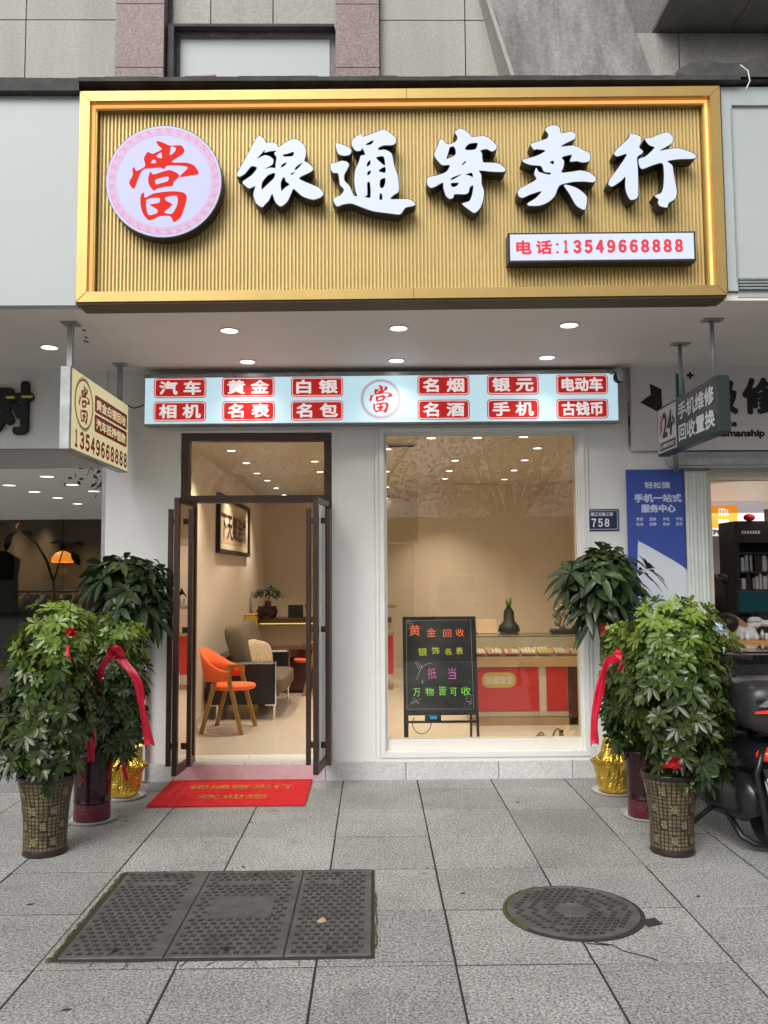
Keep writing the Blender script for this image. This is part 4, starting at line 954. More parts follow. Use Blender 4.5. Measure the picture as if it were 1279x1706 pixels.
tag(MB().ell(A(1248, 862, 8.6), .06, .04, .04).build('red_ornament', M['rosette']), 'small red flower ornament on top of the black cabinet', 'ornament')
mn = thing('monitor', 'wide dark television screen inside the phone repair shop', 'television', (3.9, 8.2, 1.2))
p0, p1 = A(1229, 1022, 8.1), A(1320, 984, 8.1)
mb = MB(); mb.bevbox(p0.x, p1.x, 8.1, 8.14, p0.z, p1.z, .008); mb.build('bezel', M['dark'], mn)
mb = MB(); mb.box(p0.x+.015, p1.x-.015, 8.0975, 8.0995, p0.z+.015, p1.z-.015); mb.build('screen', M['screen'], mn)
mb = MB(); mb.box(p0.x+.2, p0.x+.3, 8.12, 8.16, .78, p0.z); mb.build('stand', M['dark'], mn)
ds = thing('work_desk', 'orange topped work desk with tools behind the glass counter', 'desk', (3.9, 7.9, .1))
zd = A(1250, 1068, 7.6).z
mb = MB(); mb.bevbox(3.0, 5.4, 7.55, 8.2, zd-.05, zd, .006); mb.build('desk_top', mat('orange_wood', (.55, .25, .05), .4), ds)
for x in (3.02, 5.33): box('leg', (x, x+.05, 7.6, 8.15, .1, zd-.05), M['black'], ds)
for i, (px_, s, c) in enumerate(((1234, .05, 'cotton'), (1245, .075, 'white'), (1260, .06, 'greyp'), (1270, .09, 'steel'), (1277, .06, 'cotton'))):
    p = A(px_, 1060, 7.75); mb = MB(); mb.smooth = True; mb.lathe([(.022, 0), (.026, s*.5), (.014, s*.8), (.01, s), (.001, s)], (p.x, 7.75, zd), 10)
    tag(mb.build('bottle', M[c]), f'{ORD[i]} from the left of small pale bottles on the orange desk', 'bottle', 'small bottles on the orange desk')
ob_ = MB(); ob_.smooth = True; p = A(1262, 1035, 7.9)
for i in range(9): ob_.ell((p.x+R.uniform(-.09, .09), 7.9+R.uniform(-.03, .03), p.z+R.uniform(-.05, .03)), .07, .04, .03, 8, 6)
tag(ob_.build('paper_pile', M['cotton']), 'crumpled pale cloth heap on the shelf over the orange desk', 'cloth')
# chair in right shop
oc = thing('office_chair', 'black high back office chair inside the phone repair shop doorway', 'chair', (3.15, 8.6, .1))
p = A(1190, 1000, 8.6)
mb = MB(); mb.smooth = True; mb.ell((p.x, 8.6, 1.38), .14, .08, .26); mb.ell((p.x+.08, 8.6, 1.58), .08, .05, .06); mb.build('backrest', M['leather'], oc)
mb = MB(); mb.smooth = True; mb.ell((p.x+.2, 8.5, 1.0), .28, .25, .07); mb.build('seat', M['leather'], oc)
mb = MB(); mb.smooth = True; mb.tube([(p.x-.05, 8.4, 1.22), (p.x+.22, 8.35, 1.24), (p.x+.3, 8.35, 1.2)], .025, 8); mb.build('armrest', M['leather'], oc)
mb = MB(); mb.tube([(p.x+.2, 8.5, .15), (p.x+.2, 8.5, .95)], .03, 8)
for k_ in range(5): mb.tube([(p.x+.2, 8.5, .17), (p.x+.2+.28*cos(k_*1.257), 8.5+.28*sin(k_*1.257), .13)], .02, 6)
mb.build('base', M['dark'], oc)
# person bending behind counter
pr = thing('person', 'dark haired person in a white shirt bending forward behind the glass counter', 'person', (3.0, 7.75, .1))
def skinned(name, pts, edges, radii, m, parent, sub=2):
    me = bpy.data.meshes.new(name); me.from_pydata(pts, edges, [])
    o = bpy.data.objects.new(name, me); COL.objects.link(o)
    o.modifiers.new('skin', 'SKIN'); s_ = o.modifiers.new('sub', 'SUBSURF'); s_.levels = sub; s_.render_levels = sub
    if not me.skin_vertices: me.skin_vertices.new()
    for i, r_ in enumerate(radii): me.skin_vertices[0].data[i].radius = (r_, r_) if not isinstance(r_, tuple) else r_
    me.skin_vertices[0].data[0].use_root = True
    dg = bpy.context.evaluated_depsgraph_get(); m2 = bpy.data.meshes.new_from_object(o.evaluated_get(dg)); bpy.data.objects.remove(o)
    m2.materials.clear(); m2.materials.append(m)
    for p_ in m2.polygons: p_.use_smooth = True
    o = bpy.data.objects.new(name, m2); COL.objects.link(o); o.parent = parent; o.matrix_parent_inverse = Matrix.Translation(tmat(parent)).inverted(); return o
hd = A(1216, 1045, 7.75)
sk = [(hd.x+.02, 8.10, .95), (hd.x+.05, 8.05, 1.12), (hd.x+.06, 7.93, 1.20), (hd.x+.03, 7.84, 1.235), (hd.x, 7.77, hd.z), (hd.x-.12, 7.9, 1.15), (hd.x-.17, 7.8, 1.0), (hd.x-.06, 7.68, .96), (hd.x+.2, 7.9, 1.12), (hd.x+.24, 7.78, .98), (hd.x+.12, 7.66, .96), (hd.x+.0, 8.12, .75), (hd.x-.08, 8.05, .45), (hd.x-.08, 8.15, .13), (hd.x+.1, 8.05, .45), (hd.x+.12, 8.15, .13)]
ed = [(0, 1), (1, 2), (2, 3), (3, 4), (2, 5), (5, 6), (6, 7), (2, 8), (8, 9), (9, 10), (0, 11), (11, 12), (12, 13), (11, 14), (14, 15)]
skinned('body', sk, ed, [.13, .14, .13, .05, .085, .055, .042, .03, .055, .042, .03, .13, .07, .045, .07, .045], M['skin'], pr)
mb = MB(); mb.smooth = True; mb.ell((hd.x-.01, 7.79, hd.z+.035), .10, .11, .095); mb.build('hair', M['hair'], pr)
mb = MB(); mb.smooth = True; mb.ell((hd.x+.06, 7.98, 1.10), .22, .17, .13); mb.ell((hd.x-.13, 7.86, 1.08), .075, .09, .1); mb.ell((hd.x+.22, 7.86, 1.06), .075, .09, .1); mb.build('shirt', M['cotton'], pr)
# glass counter
gc = thing('glass_counter', 'glass topped counter showing rows of phones at the front of the phone repair shop', 'counter', (3.3, 6.8, 0))
yA, yB = 6.55, 7.15; zt_ = A(1240, 1086, yA).z; xq = 2.62
mb = MB(); mb.box(xq, 5.3, yA, yB, zt_-.012, zt_); mb.build('glass_top', M['glassc'], gc)
mb = MB(); mb.box(xq, 5.3, yA+.002, yA+.008, zt_-.30, zt_-.013); mb.build('glass_front', M['glassc'], gc)
mb = MB(); mb.box(xq, 5.3, yA-.004, yA+.012, zt_-.024, zt_-.0125); mb.build('chrome_edge', M['chrome'], gc)
mb = MB(); mb.box(xq, 5.3, yA, yB, .0, zt_-.30); mb.build('counter_base', M['greyp'], gc)
for i in range(11):
    for j in range(3):
        x = xq+.1+i*.11+j*.03; y = yA+.06+j*.17
        mt = M[R.choice(['white', 'black', 'cotton', 'banner', 'black', 'white'])]
        mb = MB(); mb.bevbox(x, x+.075, y, y+.14, zt_-.298, zt_-.288, .003)
        tag(mb.build('phone', mt), f'{ORD2[i]} phone from the left in the {["front", "middle", "back"][j]} row of the glass topped counter', 'phone', 'phones lying in the glass counter')
# desk fan / card clipped
fn = thing('desk_fan', 'small round grey desk fan beside a blue white card on the glass counter', 'fan', A(1207, 1080, 6.9))
c0 = A(1207, 1058, 6.9)
mb = MB(); n = 24
for rr_ in (.05, .037, .024, .012): mb.tube([c0+Vector((cos(2*pi*i/n)*rr_, 0, sin(2*pi*i/n)*rr_)) for i in range(n+1)], .0018, 5)
for i in range(24): mb.tube([c0, c0+Vector((cos(i*pi/12)*.05, 0, sin(i*pi/12)*.05))], .0009, 4)
mb.build('fan_guard', M['greyp'], fn)
mb = MB(); mb.tube([c0+Vector((0, .02, -.05)), c0+Vector((0, .03, zt_-c0.z+.001))], .008, 8); mb.lathe([(.04, 0), (.04, .01), (.01, .015)], (c0.x, 6.93, zt_+.0005), 16); mb.build('fan_stand', M['white'], fn)
c1 = A(1196, 1044, 6.9); mb = MB(); mb.bevbox(c1.x-.045, c1.x+.04, 6.9, 6.915, c1.z-.03, c1.z+.035, .004); mb.tube([(c1.x-.02, 6.92, zt_), (c1.x-.03, 6.92, c1.z-.02)], .005, 6)
tag(mb.build('card_stand', mat('pale_blue_card', (.45, .55, .85), .4, emit=(.5, .6, .95), es=.25)), 'pale blue card on a stand beside the small round fan', 'card')

# ------------------------------------------------------------------ left neighbour (clothing shop)
lp = thing('clothing_shop', 'clothing shop at far left with black sign character over dark glass front', 'shop', (-4, YW, 0))
YG = 7.06; zg = A(80, 748, YG).z
mb = MB(); mb.box(-5.6, XL-.001, YG-.03, YG+.12, zg, SZ); mb.build('fascia_wall', M['paint'], lp)
mb = MB(); mb.box(-5.6, XL-.001, YG-.01, YG+.05, zg-.16, zg-.001); mb.build('head_frame', mat('grey_head_film', (.25, .24, .22), .4), lp)
mb = MB(); mb.box(-5.6, XL-.03, YG+.0, YG+.012, .12, zg-.16); mb.build('window_pane', M['glassd'], lp)
mb = MB(); mb.box(XL-.03, XL-.001, YG-.02, YG+.06, .12, zg-.16); mb.box(-5.6, XL-.001, YG-.03, YG+.06, 0, .12); mb.build('window_frame', M['steel'], lp)
kk = (YG-.08)/FPX; p = A(-40, 725, YG-.075)
mb = MB(); text(mb, '树', p, (1, 0, 0), (0, 0, 1), 93*kk, 92*kk, .018, 0); ft = [v.copy() for v in mb.v]; n0 = len(ft)
mb2 = MB()
for d in range(5): mb2.add([v+Vector((0, d*.008, 0)) for v in ft], mb.f)
mb2.build('sign_character', M['black'], lp)
mb = MB()
for a_, b_, w in ((10, 664, 14), (36, 663, 18)): c_ = A(a_, b_, YG-.0765); mb.box(c_.x, c_.x+w*kk, YG-.079, YG-.0775, c_.z, c_.z+4*kk)
mb.build('gold_strip', mat('dull_gold_strip', (.6, .5, .15), .3, metal=.5), lp)  # two thin gold strips on the front of the black character
XC, YD, HL = -5.6, 15.5, 2.9
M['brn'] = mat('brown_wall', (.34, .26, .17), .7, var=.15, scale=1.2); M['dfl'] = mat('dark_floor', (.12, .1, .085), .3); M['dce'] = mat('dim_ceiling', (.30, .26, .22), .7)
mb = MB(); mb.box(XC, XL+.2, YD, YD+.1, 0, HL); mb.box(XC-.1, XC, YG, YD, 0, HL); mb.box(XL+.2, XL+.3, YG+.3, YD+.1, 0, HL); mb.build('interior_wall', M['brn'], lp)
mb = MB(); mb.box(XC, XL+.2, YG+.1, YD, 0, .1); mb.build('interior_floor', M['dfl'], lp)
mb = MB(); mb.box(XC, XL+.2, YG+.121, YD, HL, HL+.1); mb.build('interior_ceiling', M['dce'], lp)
mb = MB(); mb.bevbox(-3.75, -3.45, 12.0, 12.3, .1, HL-.001, .01); mb.build('column', mat('grey_column', (.3, .26, .2), .7), lp)
for i, (a_, b_) in enumerate(((30, 778), (151.5, 778), (78, 793.5), (15, 808), (120, 807), (57.5, 819), (156, 818), (12.7, 830), (96, 829), (46, 839), (129, 839))):
    p = G(a_, b_, HL); downlight(p.x, p.y, HL, .085, f'downlight {["first","second","third","fourth","fifth","sixth","seventh","eighth","ninth","tenth","eleventh"][i]} from the front in the clothing shop ceiling', 'clothing shop downlights', 52 if i % 2 == 0 else 0, (1, .85, .65), 'lampw')
pd = thing('pendant_lamp', 'orange glowing dome pendant lamp hanging in the clothing shop window', 'lamp', A(104, 928, 9.5))
p = A(104, 937, 9.5); mb = MB(); mb.smooth = True; mb.lathe([(.12, -.0), (.115, .05), (.08, .1), (.03, .125), (.001, .13)], p, 24, capb=False); mb.build('lamp_shade', mat('orange_glass', (.9, .35, .05), .3, emit=(1, .36, .05), es=1.2), pd)
mb = MB(); mb.tube([p+Vector((0, 0, .13)), p+Vector((0, 0, .18))], .03, 8); mb.build('lamp_cap', M['black'], pd)
mb = MB(); mb.tube([p+Vector((0, 0, .18)), (p.x, p.y, HL)], .006, 6); mb.lathe([(.09, 0), (.09, .02)], (p.x, p.y, HL-.021), 14, capt=True); mb.build('cord', M['black'], pd)
ll = bpy.data.lights.new('pendant_light', 'POINT'); ll.energy = 5; ll.color = (1, .5, .2); ll.shadow_soft_size = .05; lo = bpy.data.objects.new('pendant_light', ll); COL.objects.link(lo); lo.parent = pd; lo.location = (0, 0, -.15)
# clothes rack with garments
rk = thing('clothes_rack', 'black clothes rail carrying dark garments behind the clothing shop glass', 'clothes rack', (-4, 10.2, .1))
zr_ = A(80, 985, 10.2).z
mb = MB(); mb.tube([(-5.4, 10.2, zr_), (-2.9, 10.2, zr_)], .015, 8)
for x in (-5.35, -4.1, -2.95): mb.tube([(x, 10.2, .1), (x, 10.2, zr_)], .015, 8)
mb.build('rail', M['black'], rk)
gm = [mat('garment_'+n_, c, .9, var=.1) for n_, c in (('black', (.02, .02, .022)), ('grey', (.12, .11, .105)), ('cream', (.32, .28, .24)), ('tan', (.18, .12, .08)), ('white', (.40, .38, .36)))]
nmz = ['black', 'grey', 'cream', 'tan', 'white']
def garment(x, y, z, w, h, m, lab, grp=None, th=.03, ang=pi/2):
    mb = MB(); mb.smooth = True; c_, s_ = cos(ang), sin(ang); pts = []
    prof = [(.12, 0), (.5, -.08), (.46, -.25), (.42, -.6), (.5, -1)]
    for (u, v) in prof:
        for k_ in range(8):
            t = 2*pi*k_/8; lx = cos(t)*u*w*(1+.08*sin(k_*5+v*7)); ly = sin(t)*th; pts.append((x+lx*c_-ly*s_, y+lx*s_+ly*c_, z+v*h))
    mb.add(pts, [(i*8+k_, i*8+(k_+1) % 8, (i+1)*8+(k_+1) % 8, (i+1)*8+k_) for i in range(4) for k_ in range(8)])
    return tag(mb.build('garment', m), lab, 'garment', grp)
ORDN = lambda i: ORD2[i] if i < 17 else str(i+1)+({1: 'st', 2: 'nd', 3: 'rd'}.get((i+1) % 10, 'th'))
xg = -4.95; gi = 0
while xg < -2.98:
    c_ = R.choice([0, 0, 0, 1, 0, 3, 1]); garment(xg, 10.2, zr_-.04, .4, R.uniform(.6, .95), gm[c_], f'{nmz[c_]} garment, {ORDN(gi)} from the left on the black clothes rail', f'{nmz[c_]} garments on the clothes rail', R.uniform(.015, .03), pi/2+R.uniform(-.2, .2)); xg += R.uniform(.05, .09); gi += 1
garment(A(2, 925, 8.0).x, 8.0, A(2, 918, 8.0).z, .38, 1.0, gm[0], 'black dress hanging at the far left inside the clothing shop glass', th=.08, ang=0)
garment(A(12, 1040, 8.3).x, 8.3, A(8, 1005, 8.3).z, .3, .9, gm[2], 'cream garment hanging low at the far left behind the schefflera plant', th=.05, ang=0)
for i, a_ in enumerate((40, 55)): garment(A(a_, 1040, 8.5).x, 8.5, A(a_, 1005, 8.5).z, .12, .5, gm[4], f'{["left","right"][i]} narrow white garment hanging behind the large left schefflera', th=.03, ang=pi/3)
# second low rail
mb = MB(); mb.tube([A(20, 1030, 8.4), A(75, 1005, 8.6), A(100, 998, 8.8)], .012, 8); tag(mb.build('driftwood_rail', mat('pale_wood', (.35, .27, .2), .8, var=.3, scale=20)), 'pale curved wooden rail behind the clothing shop glass', 'rail')
# fig plant inside
M['dleaf'] = leafmat('dark_fig_leaf', (.012, .03, .012), (.04, .07, .025))

def setyoung(ob, vals):
    at = ob.data.attributes.new('young', 'FLOAT', 'FACE'); at.data.foreach_set('value', vals)
def leaflet(mb, yv, base, d, up, L, w, droop, yo, fold=.25, seg=4):
    d = d.normalized(); side = d.cross(up)
    if side.length < 1e-4: side = Vector((1, 0, 0))
    side.normalize(); up2 = side.cross(d).normalized()
    prof = [0, .6, 1, .9, .12] if seg == 4 else [0, .8, .9, 0]
    vs_ = []; n_ = len(prof)
    for i, wp_ in enumerate(prof):
        t = i/(n_-1); c = base+d*(L*t)-Vector((0, 0, 1))*(droop*L*t*t)
        ww = wp_*w/2
        vs_ += [c-side*ww+up2*ww*fold, c, c+side*ww+up2*ww*fold]
    fs = []
    for i in range(n_-1):
        for s_ in (0, 1):
            a0, a1, b1, b0 = i*3+s_, i*3+s_+1, (i+1)*3+s_+1, (i+1)*3+s_
            fs.append((a0, a1, b1, b0))
    mb.add(vs_, fs); yv += [yo]*len(fs)
def palm(mb, yv, rnd, c, axis, n_, L, w, droop, yo, spread=1.15):
    axis = axis.normalized(); a_ = axis.orthogonal().normalized(); b_ = axis.cross(a_); ph = rnd.random()*6.28
    for i in range(n_):
        t = ph+2*pi*i/n_+rnd.uniform(-.12, .12); tilt = spread+rnd.uniform(-.2, .2)
        d = (a_*cos(t)+b_*sin(t))*sin(tilt)+axis*cos(tilt)
        ll_ = L*rnd.uniform(.75, 1.1)
        leaflet(mb, yv, c+d*.006, d, axis, ll_, w*rnd.uniform(.85, 1.1), droop*rnd.uniform(.6, 1.4), yo+rnd.uniform(-.06, .06))
fp_ = thing('fig_plant', 'thin branching plant with dark oval leaves inside the clothing shop window', 'plant', A(90, 1000, 8.2))
mb = MB(); mb.smooth = True; ps = [A(91, 1010, 8.2), A(89, 970, 8.2), A(78, 935, 8.2), A(60, 905, 8.2), A(35, 885, 8.25)]; mb.tube([(A(91, 1010, 8.2).x, 8.2, .3)]+ps, [.02, .014, .013, .012, .009, .005], 7); mb.tube([ps[1], A(105, 915, 8.2), A(125, 905, 8.2)], [.008, .006, .004], 6); mb.build('trunk', M['bark'], fp_)
mb = MB(); mb.smooth = True; yv = []
for (a_, b_, dx, dz) in ((30, 885, -.9, -.6), (35, 885, .6, -.1), (8, 875, -1, .2), (28, 882, .2, .3), (120, 905, .9, .05), (118, 918, .7, -.8), (112, 903, -.8, .1), (20, 890, -.3, -1)):
    leaflet(mb, yv, A(a_, b_, 8.2), Vector((dx, -.3, dz)), Vector((0, -.6, .8)), .15, .075, .2, .3)
o_ = mb.build('foliage', M['dleaf'], fp_); setyoung(o_, yv)
pt_ = MB(); pt_.smooth = True; pt_.lathe([(.13, .1), (.17, .4)], (A(91, 1010, 8.2).x, 8.2, 0), 20); pt_.build('pot', M['black'], fp_)
# wall mirror between shops
mr = thing('leaning_mirror', 'tall mirror with thin pale frame leaning on the white wall behind the money tree', 'mirror', A(212, 1290, 6.98))
a_, b_ = A(172, 1295, 6.99), A(247, 931, 6.99)
mb = MB(); e_ = .018
for bb in ((a_.x, b_.x, a_.z*0+.02, .04), (a_.x, b_.x, b_.z-e_, b_.z), (a_.x, a_.x+e_, .04, b_.z-e_), (b_.x-e_, b_.x, .04, b_.z-e_)): mb.box(bb[0], bb[1], 6.965, 6.995, bb[2], bb[3])
mb.build('mirror_frame', M['panel'], mr)
mb = MB(); mb.box(a_.x+e_, b_.x-e_, 6.975, 6.98, .04, b_.z-e_); mb.build('mirror_pane', M['mirror'], mr)

# ------------------------------------------------------------------ inside the pawn shop
# chair
def chair(name, label, loc, rz, cat='chair'):
    t = thing(name, label, cat, (0, 0, 0), 'orange chairs')
    # faces +x ; legs A-frame on both sides
    for sy in (-1, 1):
        mb = MB(); yb_ = sy*.235; yt = sy*.215
        def bar(p, q_, w=.019, th=.014):
            p, q_ = Vector(p), Vector(q_); d = (q_-p).normalized(); s_ = Vector((0, 1, 0)); n_ = d.cross(s_).normalized()
            mb.prism([p+n_*w+s_*th, p-n_*w+s_*th, p-n_*w-s_*th, p+n_*w-s_*th], q_-p)
        bar((-.20, yb_, 0), (-.045, yt, .60)); bar((.20, yb_, 0), (.045, yt, .60)); bar((-.075, yt, .60), (.078, yt, .60), .016, .0145)
        mb.build('leg_frame', M['wood'], t)
    mb = MB(); mb.smooth = True; mb.lathe([(.001, .405), (.19, .405), (.215, .425), (.205, .45), (.001, .46)], (.04, 0, 0), 28, capb=False); mb.v = [Vector((v.x*1.05, v.y*.98, v.z)) for v in mb.v]; mb.build('seat', M['orange'], t)
    mb = MB(); mb.smooth = True; vs_ = []; n_ = 20
    for i in range(n_+1):
        a = radians(78)+radians(204)*i/n_; c_ = (1-cos((a-radians(78))/radians(204)*2*pi))/2
        x, y = .235*cos(a)+.02, .235*sin(a)
        top, bot = .60+.20*c_, .50-.02*c_
        nx, ny = cos(a), sin(a)
        for (z, o_) in ((bot, 0), (top, .02+.03*c_), (top-.005, .045+.03*c_), (bot, .026)): vs_.append((x+nx*o_, y+ny*o_, z))
    fs = [(i*4+k_, i*4+(k_+1) % 4, (i+1)*4+(k_+1) % 4, (i+1)*4+k_) for i in range(n_) for k_ in range(4)]+[(0, 1, 2, 3), (n_*4+3, n_*4+2, n_*4+1, n_*4)]
    mb.add(vs_, fs); mb.build('backrest', M['orange'], t)
    t.location = loc; t.rotation_euler = (0, 0, rz); return t
c1 = chair('dining_chair', 'orange padded chair with wooden A-frame legs just inside the doorway', (-1.43, 8.5, FZ), radians(-8))
c2 = copytree(c1); c2['label'] = 'orange padded chair partly hidden behind the right door leaf beyond the sofa'; c2.location = (-.78, 11.1, FZ); c2.rotation_euler = (0, 0, radians(200))
# sofa
sf = thing('sofa', 'black leather sofa with khaki cushions and steel feet against the left wall', 'sofa', (-1.35, 9.8, FZ))
y0, y1, xb_, xf_ = 9.05, 10.62, -1.76, -1.04
for (ya, yb) in ((y0, y0+.13), (y1-.13, y1)):
    mb = MB(); mb.bevbox(xb_, xf_, ya, yb, FZ+.16, FZ+.60, .02); am = mb.build('armrest', M['leather'], sf)
    mb = MB(); mb.box(xf_-.002, xf_+.010, ya+.004, ya+.012, FZ+.15, FZ+.61); mb.build('chrome_trim', M['chrome'], am)
mb = MB(); mb.bevbox(xb_, xb_+.16, y0+.132, y1-.132, FZ+.16, FZ+.62, .02); mb.bevbox(xb_+.16, xf_-.04, y0+.132, y1-.132, FZ+.16, FZ+.24, .01); mb.build('base_frame', M['leather'], sf)
mb = MB(); mb.smooth = True; mb.sell(((xb_+.17+xf_+.08)/2, (y0+y1)/2, FZ+.33), (xf_-xb_-.09)/2, (y1-y0-.27)/2, .09, .28); mb.build('seat_cushion', M['khaki'], sf)
for i in (0, 1):
    mb = MB(); ya, yb = y0+.14+i*.645, y0+.14+(i+1)*.645-.01
    mb.smooth = True; mb.sell((.10, (ya+yb)/2, .28), .11, (yb-ya)/2, .29, .42); c_, s_ = cos(-.3), sin(-.3)
    mb.v = [Vector((xb_+.20+v.x*cos(.28)-v.z*sin(.28)*1.0+.08, v.y, FZ+.41+v.x*sin(.28)+v.z*cos(.28))) for v in mb.v]; mb.build('back_cushion', M['khaki'], sf)
for x in (xb_+.1, xf_-.02):
    for y in (y0+.06, y1-.06): 
        mb = MB(); mb.tube([(x, y, FZ), (x, y, FZ+.16)], .014, 8); mb.box(x-.09, x+.01, y-.03, y+.03, FZ+.145, FZ+.158); mb.build('foot', M['chrome'], sf)
mb = MB(); mb.smooth = True; mb.sell((0, 0, 0), .20, .065, .20, .5); rm = Matrix.Translation((-1.27, 9.48, FZ+.60)) @ Matrix.Rotation(radians(60), 4, 'Z') @ Matrix.Rotation(radians(-16), 4, 'X') @ Matrix.Rotation(radians(14), 4, 'Y')
mb.v = [rm @ v for v in mb.v]; tag(mb.build('cushion', M['cush']), 'cream patterned cushion leaning on the khaki sofa', 'cushion')
# artwork
fr_ = thing('framed_calligraphy', 'black framed brush calligraphy scroll on the left wall above the sofa', 'picture', (BD+.03, 10.8, 1.9))
y0, y1, z0, z1 = 9.72, 12.1, 1.91, 2.60
mb = MB(); e_ = .05
for bb in ((y0, y1, z0, z0+e_), (y0, y1, z1-e_, z1), (y0, y0+e_, z0+e_, z1-e_), (y1-e_, y1, z0+e_, z1-e_)): mb.box(BD+.002, BD+.05, bb[0], bb[1], bb[2], bb[3])
mb.build('picture_frame', M['black'], fr_)
mb = MB(); mb.box(BD+.005, BD+.018, y0+e_, y1-e_, z0+e_, z1-e_); mb.build('mount', M['ivpaper'], fr_)
mb = MB(); mb.box(BD+.0185, BD+.021, y0+.14, y1-.14, z0+.13, z1-.13); sh_ = mb.build('paper', M['paper'], fr_)
mb = MB(); text(mb, '下天氣浩然', (BD+.0215, y0+.24, z0+.17), (0, 1, 0), (0, 0, 1), y1-y0-.45, .34, .010); mb.build('brush_writing', M['black'], sh_)
mb = MB(); mb.box(BD+.0218, BD+.0225, y1-.75, y1-.69, z0+.14, z0+.17); mb.build('red_seal', M['redink'], sh_)
# far counter with bonsai
def counter(name, label, x0, x1, y0, y1, z1, lower):
    t = thing(name, label, 'counter', ((x0+x1)/2, y0, FZ))
    mb = MB(); mb.box(x0, x1, y0, y1, z1-.05, z1); mb.build('counter_top', M['tan'], t)
    mb = MB(); mb.box(x0+.02, x1-.02, y0+.03, y1-.02, FZ+.2, z1-.05); mb.build('front_panel', M['redpan'], t)
    mb = MB(); mb.box(x0+.02, x1-.02, y0+.05, y1-.02, FZ, FZ+.07); mb.build('base', M['tan'], t)
    mb = MB()
    n_ = int((x1-x0-.04)/.03)
    for i in range(n_): mb.box(x0+.02+i*.03, x0+.04+i*.03, y0+.028, y0+.06, FZ+.07, FZ+.2)
    mb.build('ribbed_skirt', M['ivory'], t)
    return t
counter('back_counter', 'red fronted counter at the far back seen at the left edge of the window', -.75, .27, 11.3, 11.8, 1.02-.12, True)
sh2 = thing('wall_shelf', 'long bronze edged shelf with glowing underside behind the sofa', 'shelf', (-.8, 12.6, 1.1))
zz = A(470, 1030, 12.4).z
mb = MB(); mb.box(BD+.02, .25, 12.4, 12.9, zz-.07, zz); mb.build('shelf_board', mat('bronze_edge', (.16, .11, .04), .3, metal=.5), sh2)
mb = MB(); mb.box(BD+.15, -.7, 12.42, 12.44, zz-.085, zz-.071); mb.build('glow_strip', mat('yellow_led', (.8, .6, .2), .5, emit=(1, .75, .15), es=.8), sh2)
mb = MB(); mb.box(BD+.02, .25, 12.85, 12.9, FZ, zz-.07); mb.build('shelf_support', M['inwall'], sh2)
bz = thing('bonsai_plant', 'small dark leaved plant in a purple black bowl on the back shelf', 'plant', A(444, 1025, 12.5))
p = A(445, 1026, 12.5); mb = MB(); mb.smooth = True; mb.lathe([(.12, 0), (.14, .04), (.16, .1), (.13, .15), (.15, .17)], (p.x, 12.5, zz+.001), 24, capt=True); mb.build('bowl', mat('purple_glaze', (.04, .01, .02), .2), bz)
mb = MB(); mb.tube([(p.x, 12.5, zz+.17), (p.x+.01, 12.5, zz+.25)], .05, 8); mb.build('trunk', M['dwood'], bz)
mb = MB(); mb.smooth = True; yv = []; r2 = random.Random(3)
for i in range(26):
    t = r2.uniform(0, 6.28); rad = r2.uniform(.05, .2); palm(mb, yv, r2, Vector((p.x+cos(t)*rad, 12.5+sin(t)*rad*.6, zz+.30+.1*(1-rad*4)+r2.uniform(-.03, .05))), Vector((cos(t)*.5, sin(t)*.5, 1)), 5, .12, .03, .5, .1)
o_ = mb.build('foliage', M['dleaf'], bz); setyoung(o_, yv)
tag(box('black_box', (A(480, 1000, 12.5).x, A(504, 1000, 12.5).x, 12.48, 12.6, zz+.001, A(490, 1008, 12.5).z), M['black']), 'plain black box standing on the back shelf beside the plant', 'box')
tag(MB().lathe([(.05, 0), (.05, .01), (.012, .02), (.012, .10), (.045, .16), (.04, .2), (.001, .2)], (A(513, 1020, 12.5).x, 12.5, zz+.001), 14).build('trophy', M['black']), 'small dark goblet on the back shelf behind the right door leaf', 'goblet')
y_ = thing('yellow_cabinet', 'yellow lacquered box pillar standing below the back shelf', 'cabinet', A(416, 1060, 11.9))
p0, p1 = A(407, 1066, 11.9), A(425, 1025, 11.9); mb = MB(); mb.bevbox(p0.x, p1.x, 11.9, 12.15, FZ, p1.z, .01); mb.build('cabinet_body', M['yellow'], y_)
mb = MB(); mb.bevbox(p0.x-.005, p1.x+.005, 11.895, 12.155, p1.z, p1.z+.015, .004); mb.build('cabinet_lid', M['goldp'], y_)
mb = MB(); mb.smooth = True; p = A(382, 1065, 10.9)
for (dx, dz, rx, rz_) in ((-.07, -.05, .07, .14), (-.02, .05, .09, .12), (.05, .1, .07, .06), (.09, .13, .05, .035), (-.03, -.15, .09, .1)): mb.ell((p.x+dx, 10.9, p.z+dz), rx, .07, rz_)
tag(mb.build('yellow_figurine', mat('yellow_plastic', (.7, .55, .03), .4)), 'bright yellow curved ornament behind the sofa back by the left wall', 'ornament')
tb = thing('tea_table', 'dark red root wood tea table beyond the sofa', 'table', (-1.1, 11.3, FZ))
zt2 = A(450, 1080, 11.2).z
mb = MB(); mb.smooth = False; pts = [(-1.60+.9*i/10, 11.0+.06*sin(i*2.1)) for i in range(11)]+[(-.70-.9*i/10, 11.6+.05*sin(i*1.7)) for i in range(11)]; mb.prism([(x, y, zt2-.10) for x, y in pts], (0, 0, .10)); mb.build('table_top', M['dwood'], tb)
mb = MB(); mb.bevbox(-1.5, -.8, 11.1, 11.5, FZ, zt2-.1, .05); mb.build('table_base', M['dwood'], tb)
bk = thing('book', 'dark book with pale page edges lying on the tea table', 'book', A(434, 1064, 11.2)); p = A(434, 1068, 11.2)
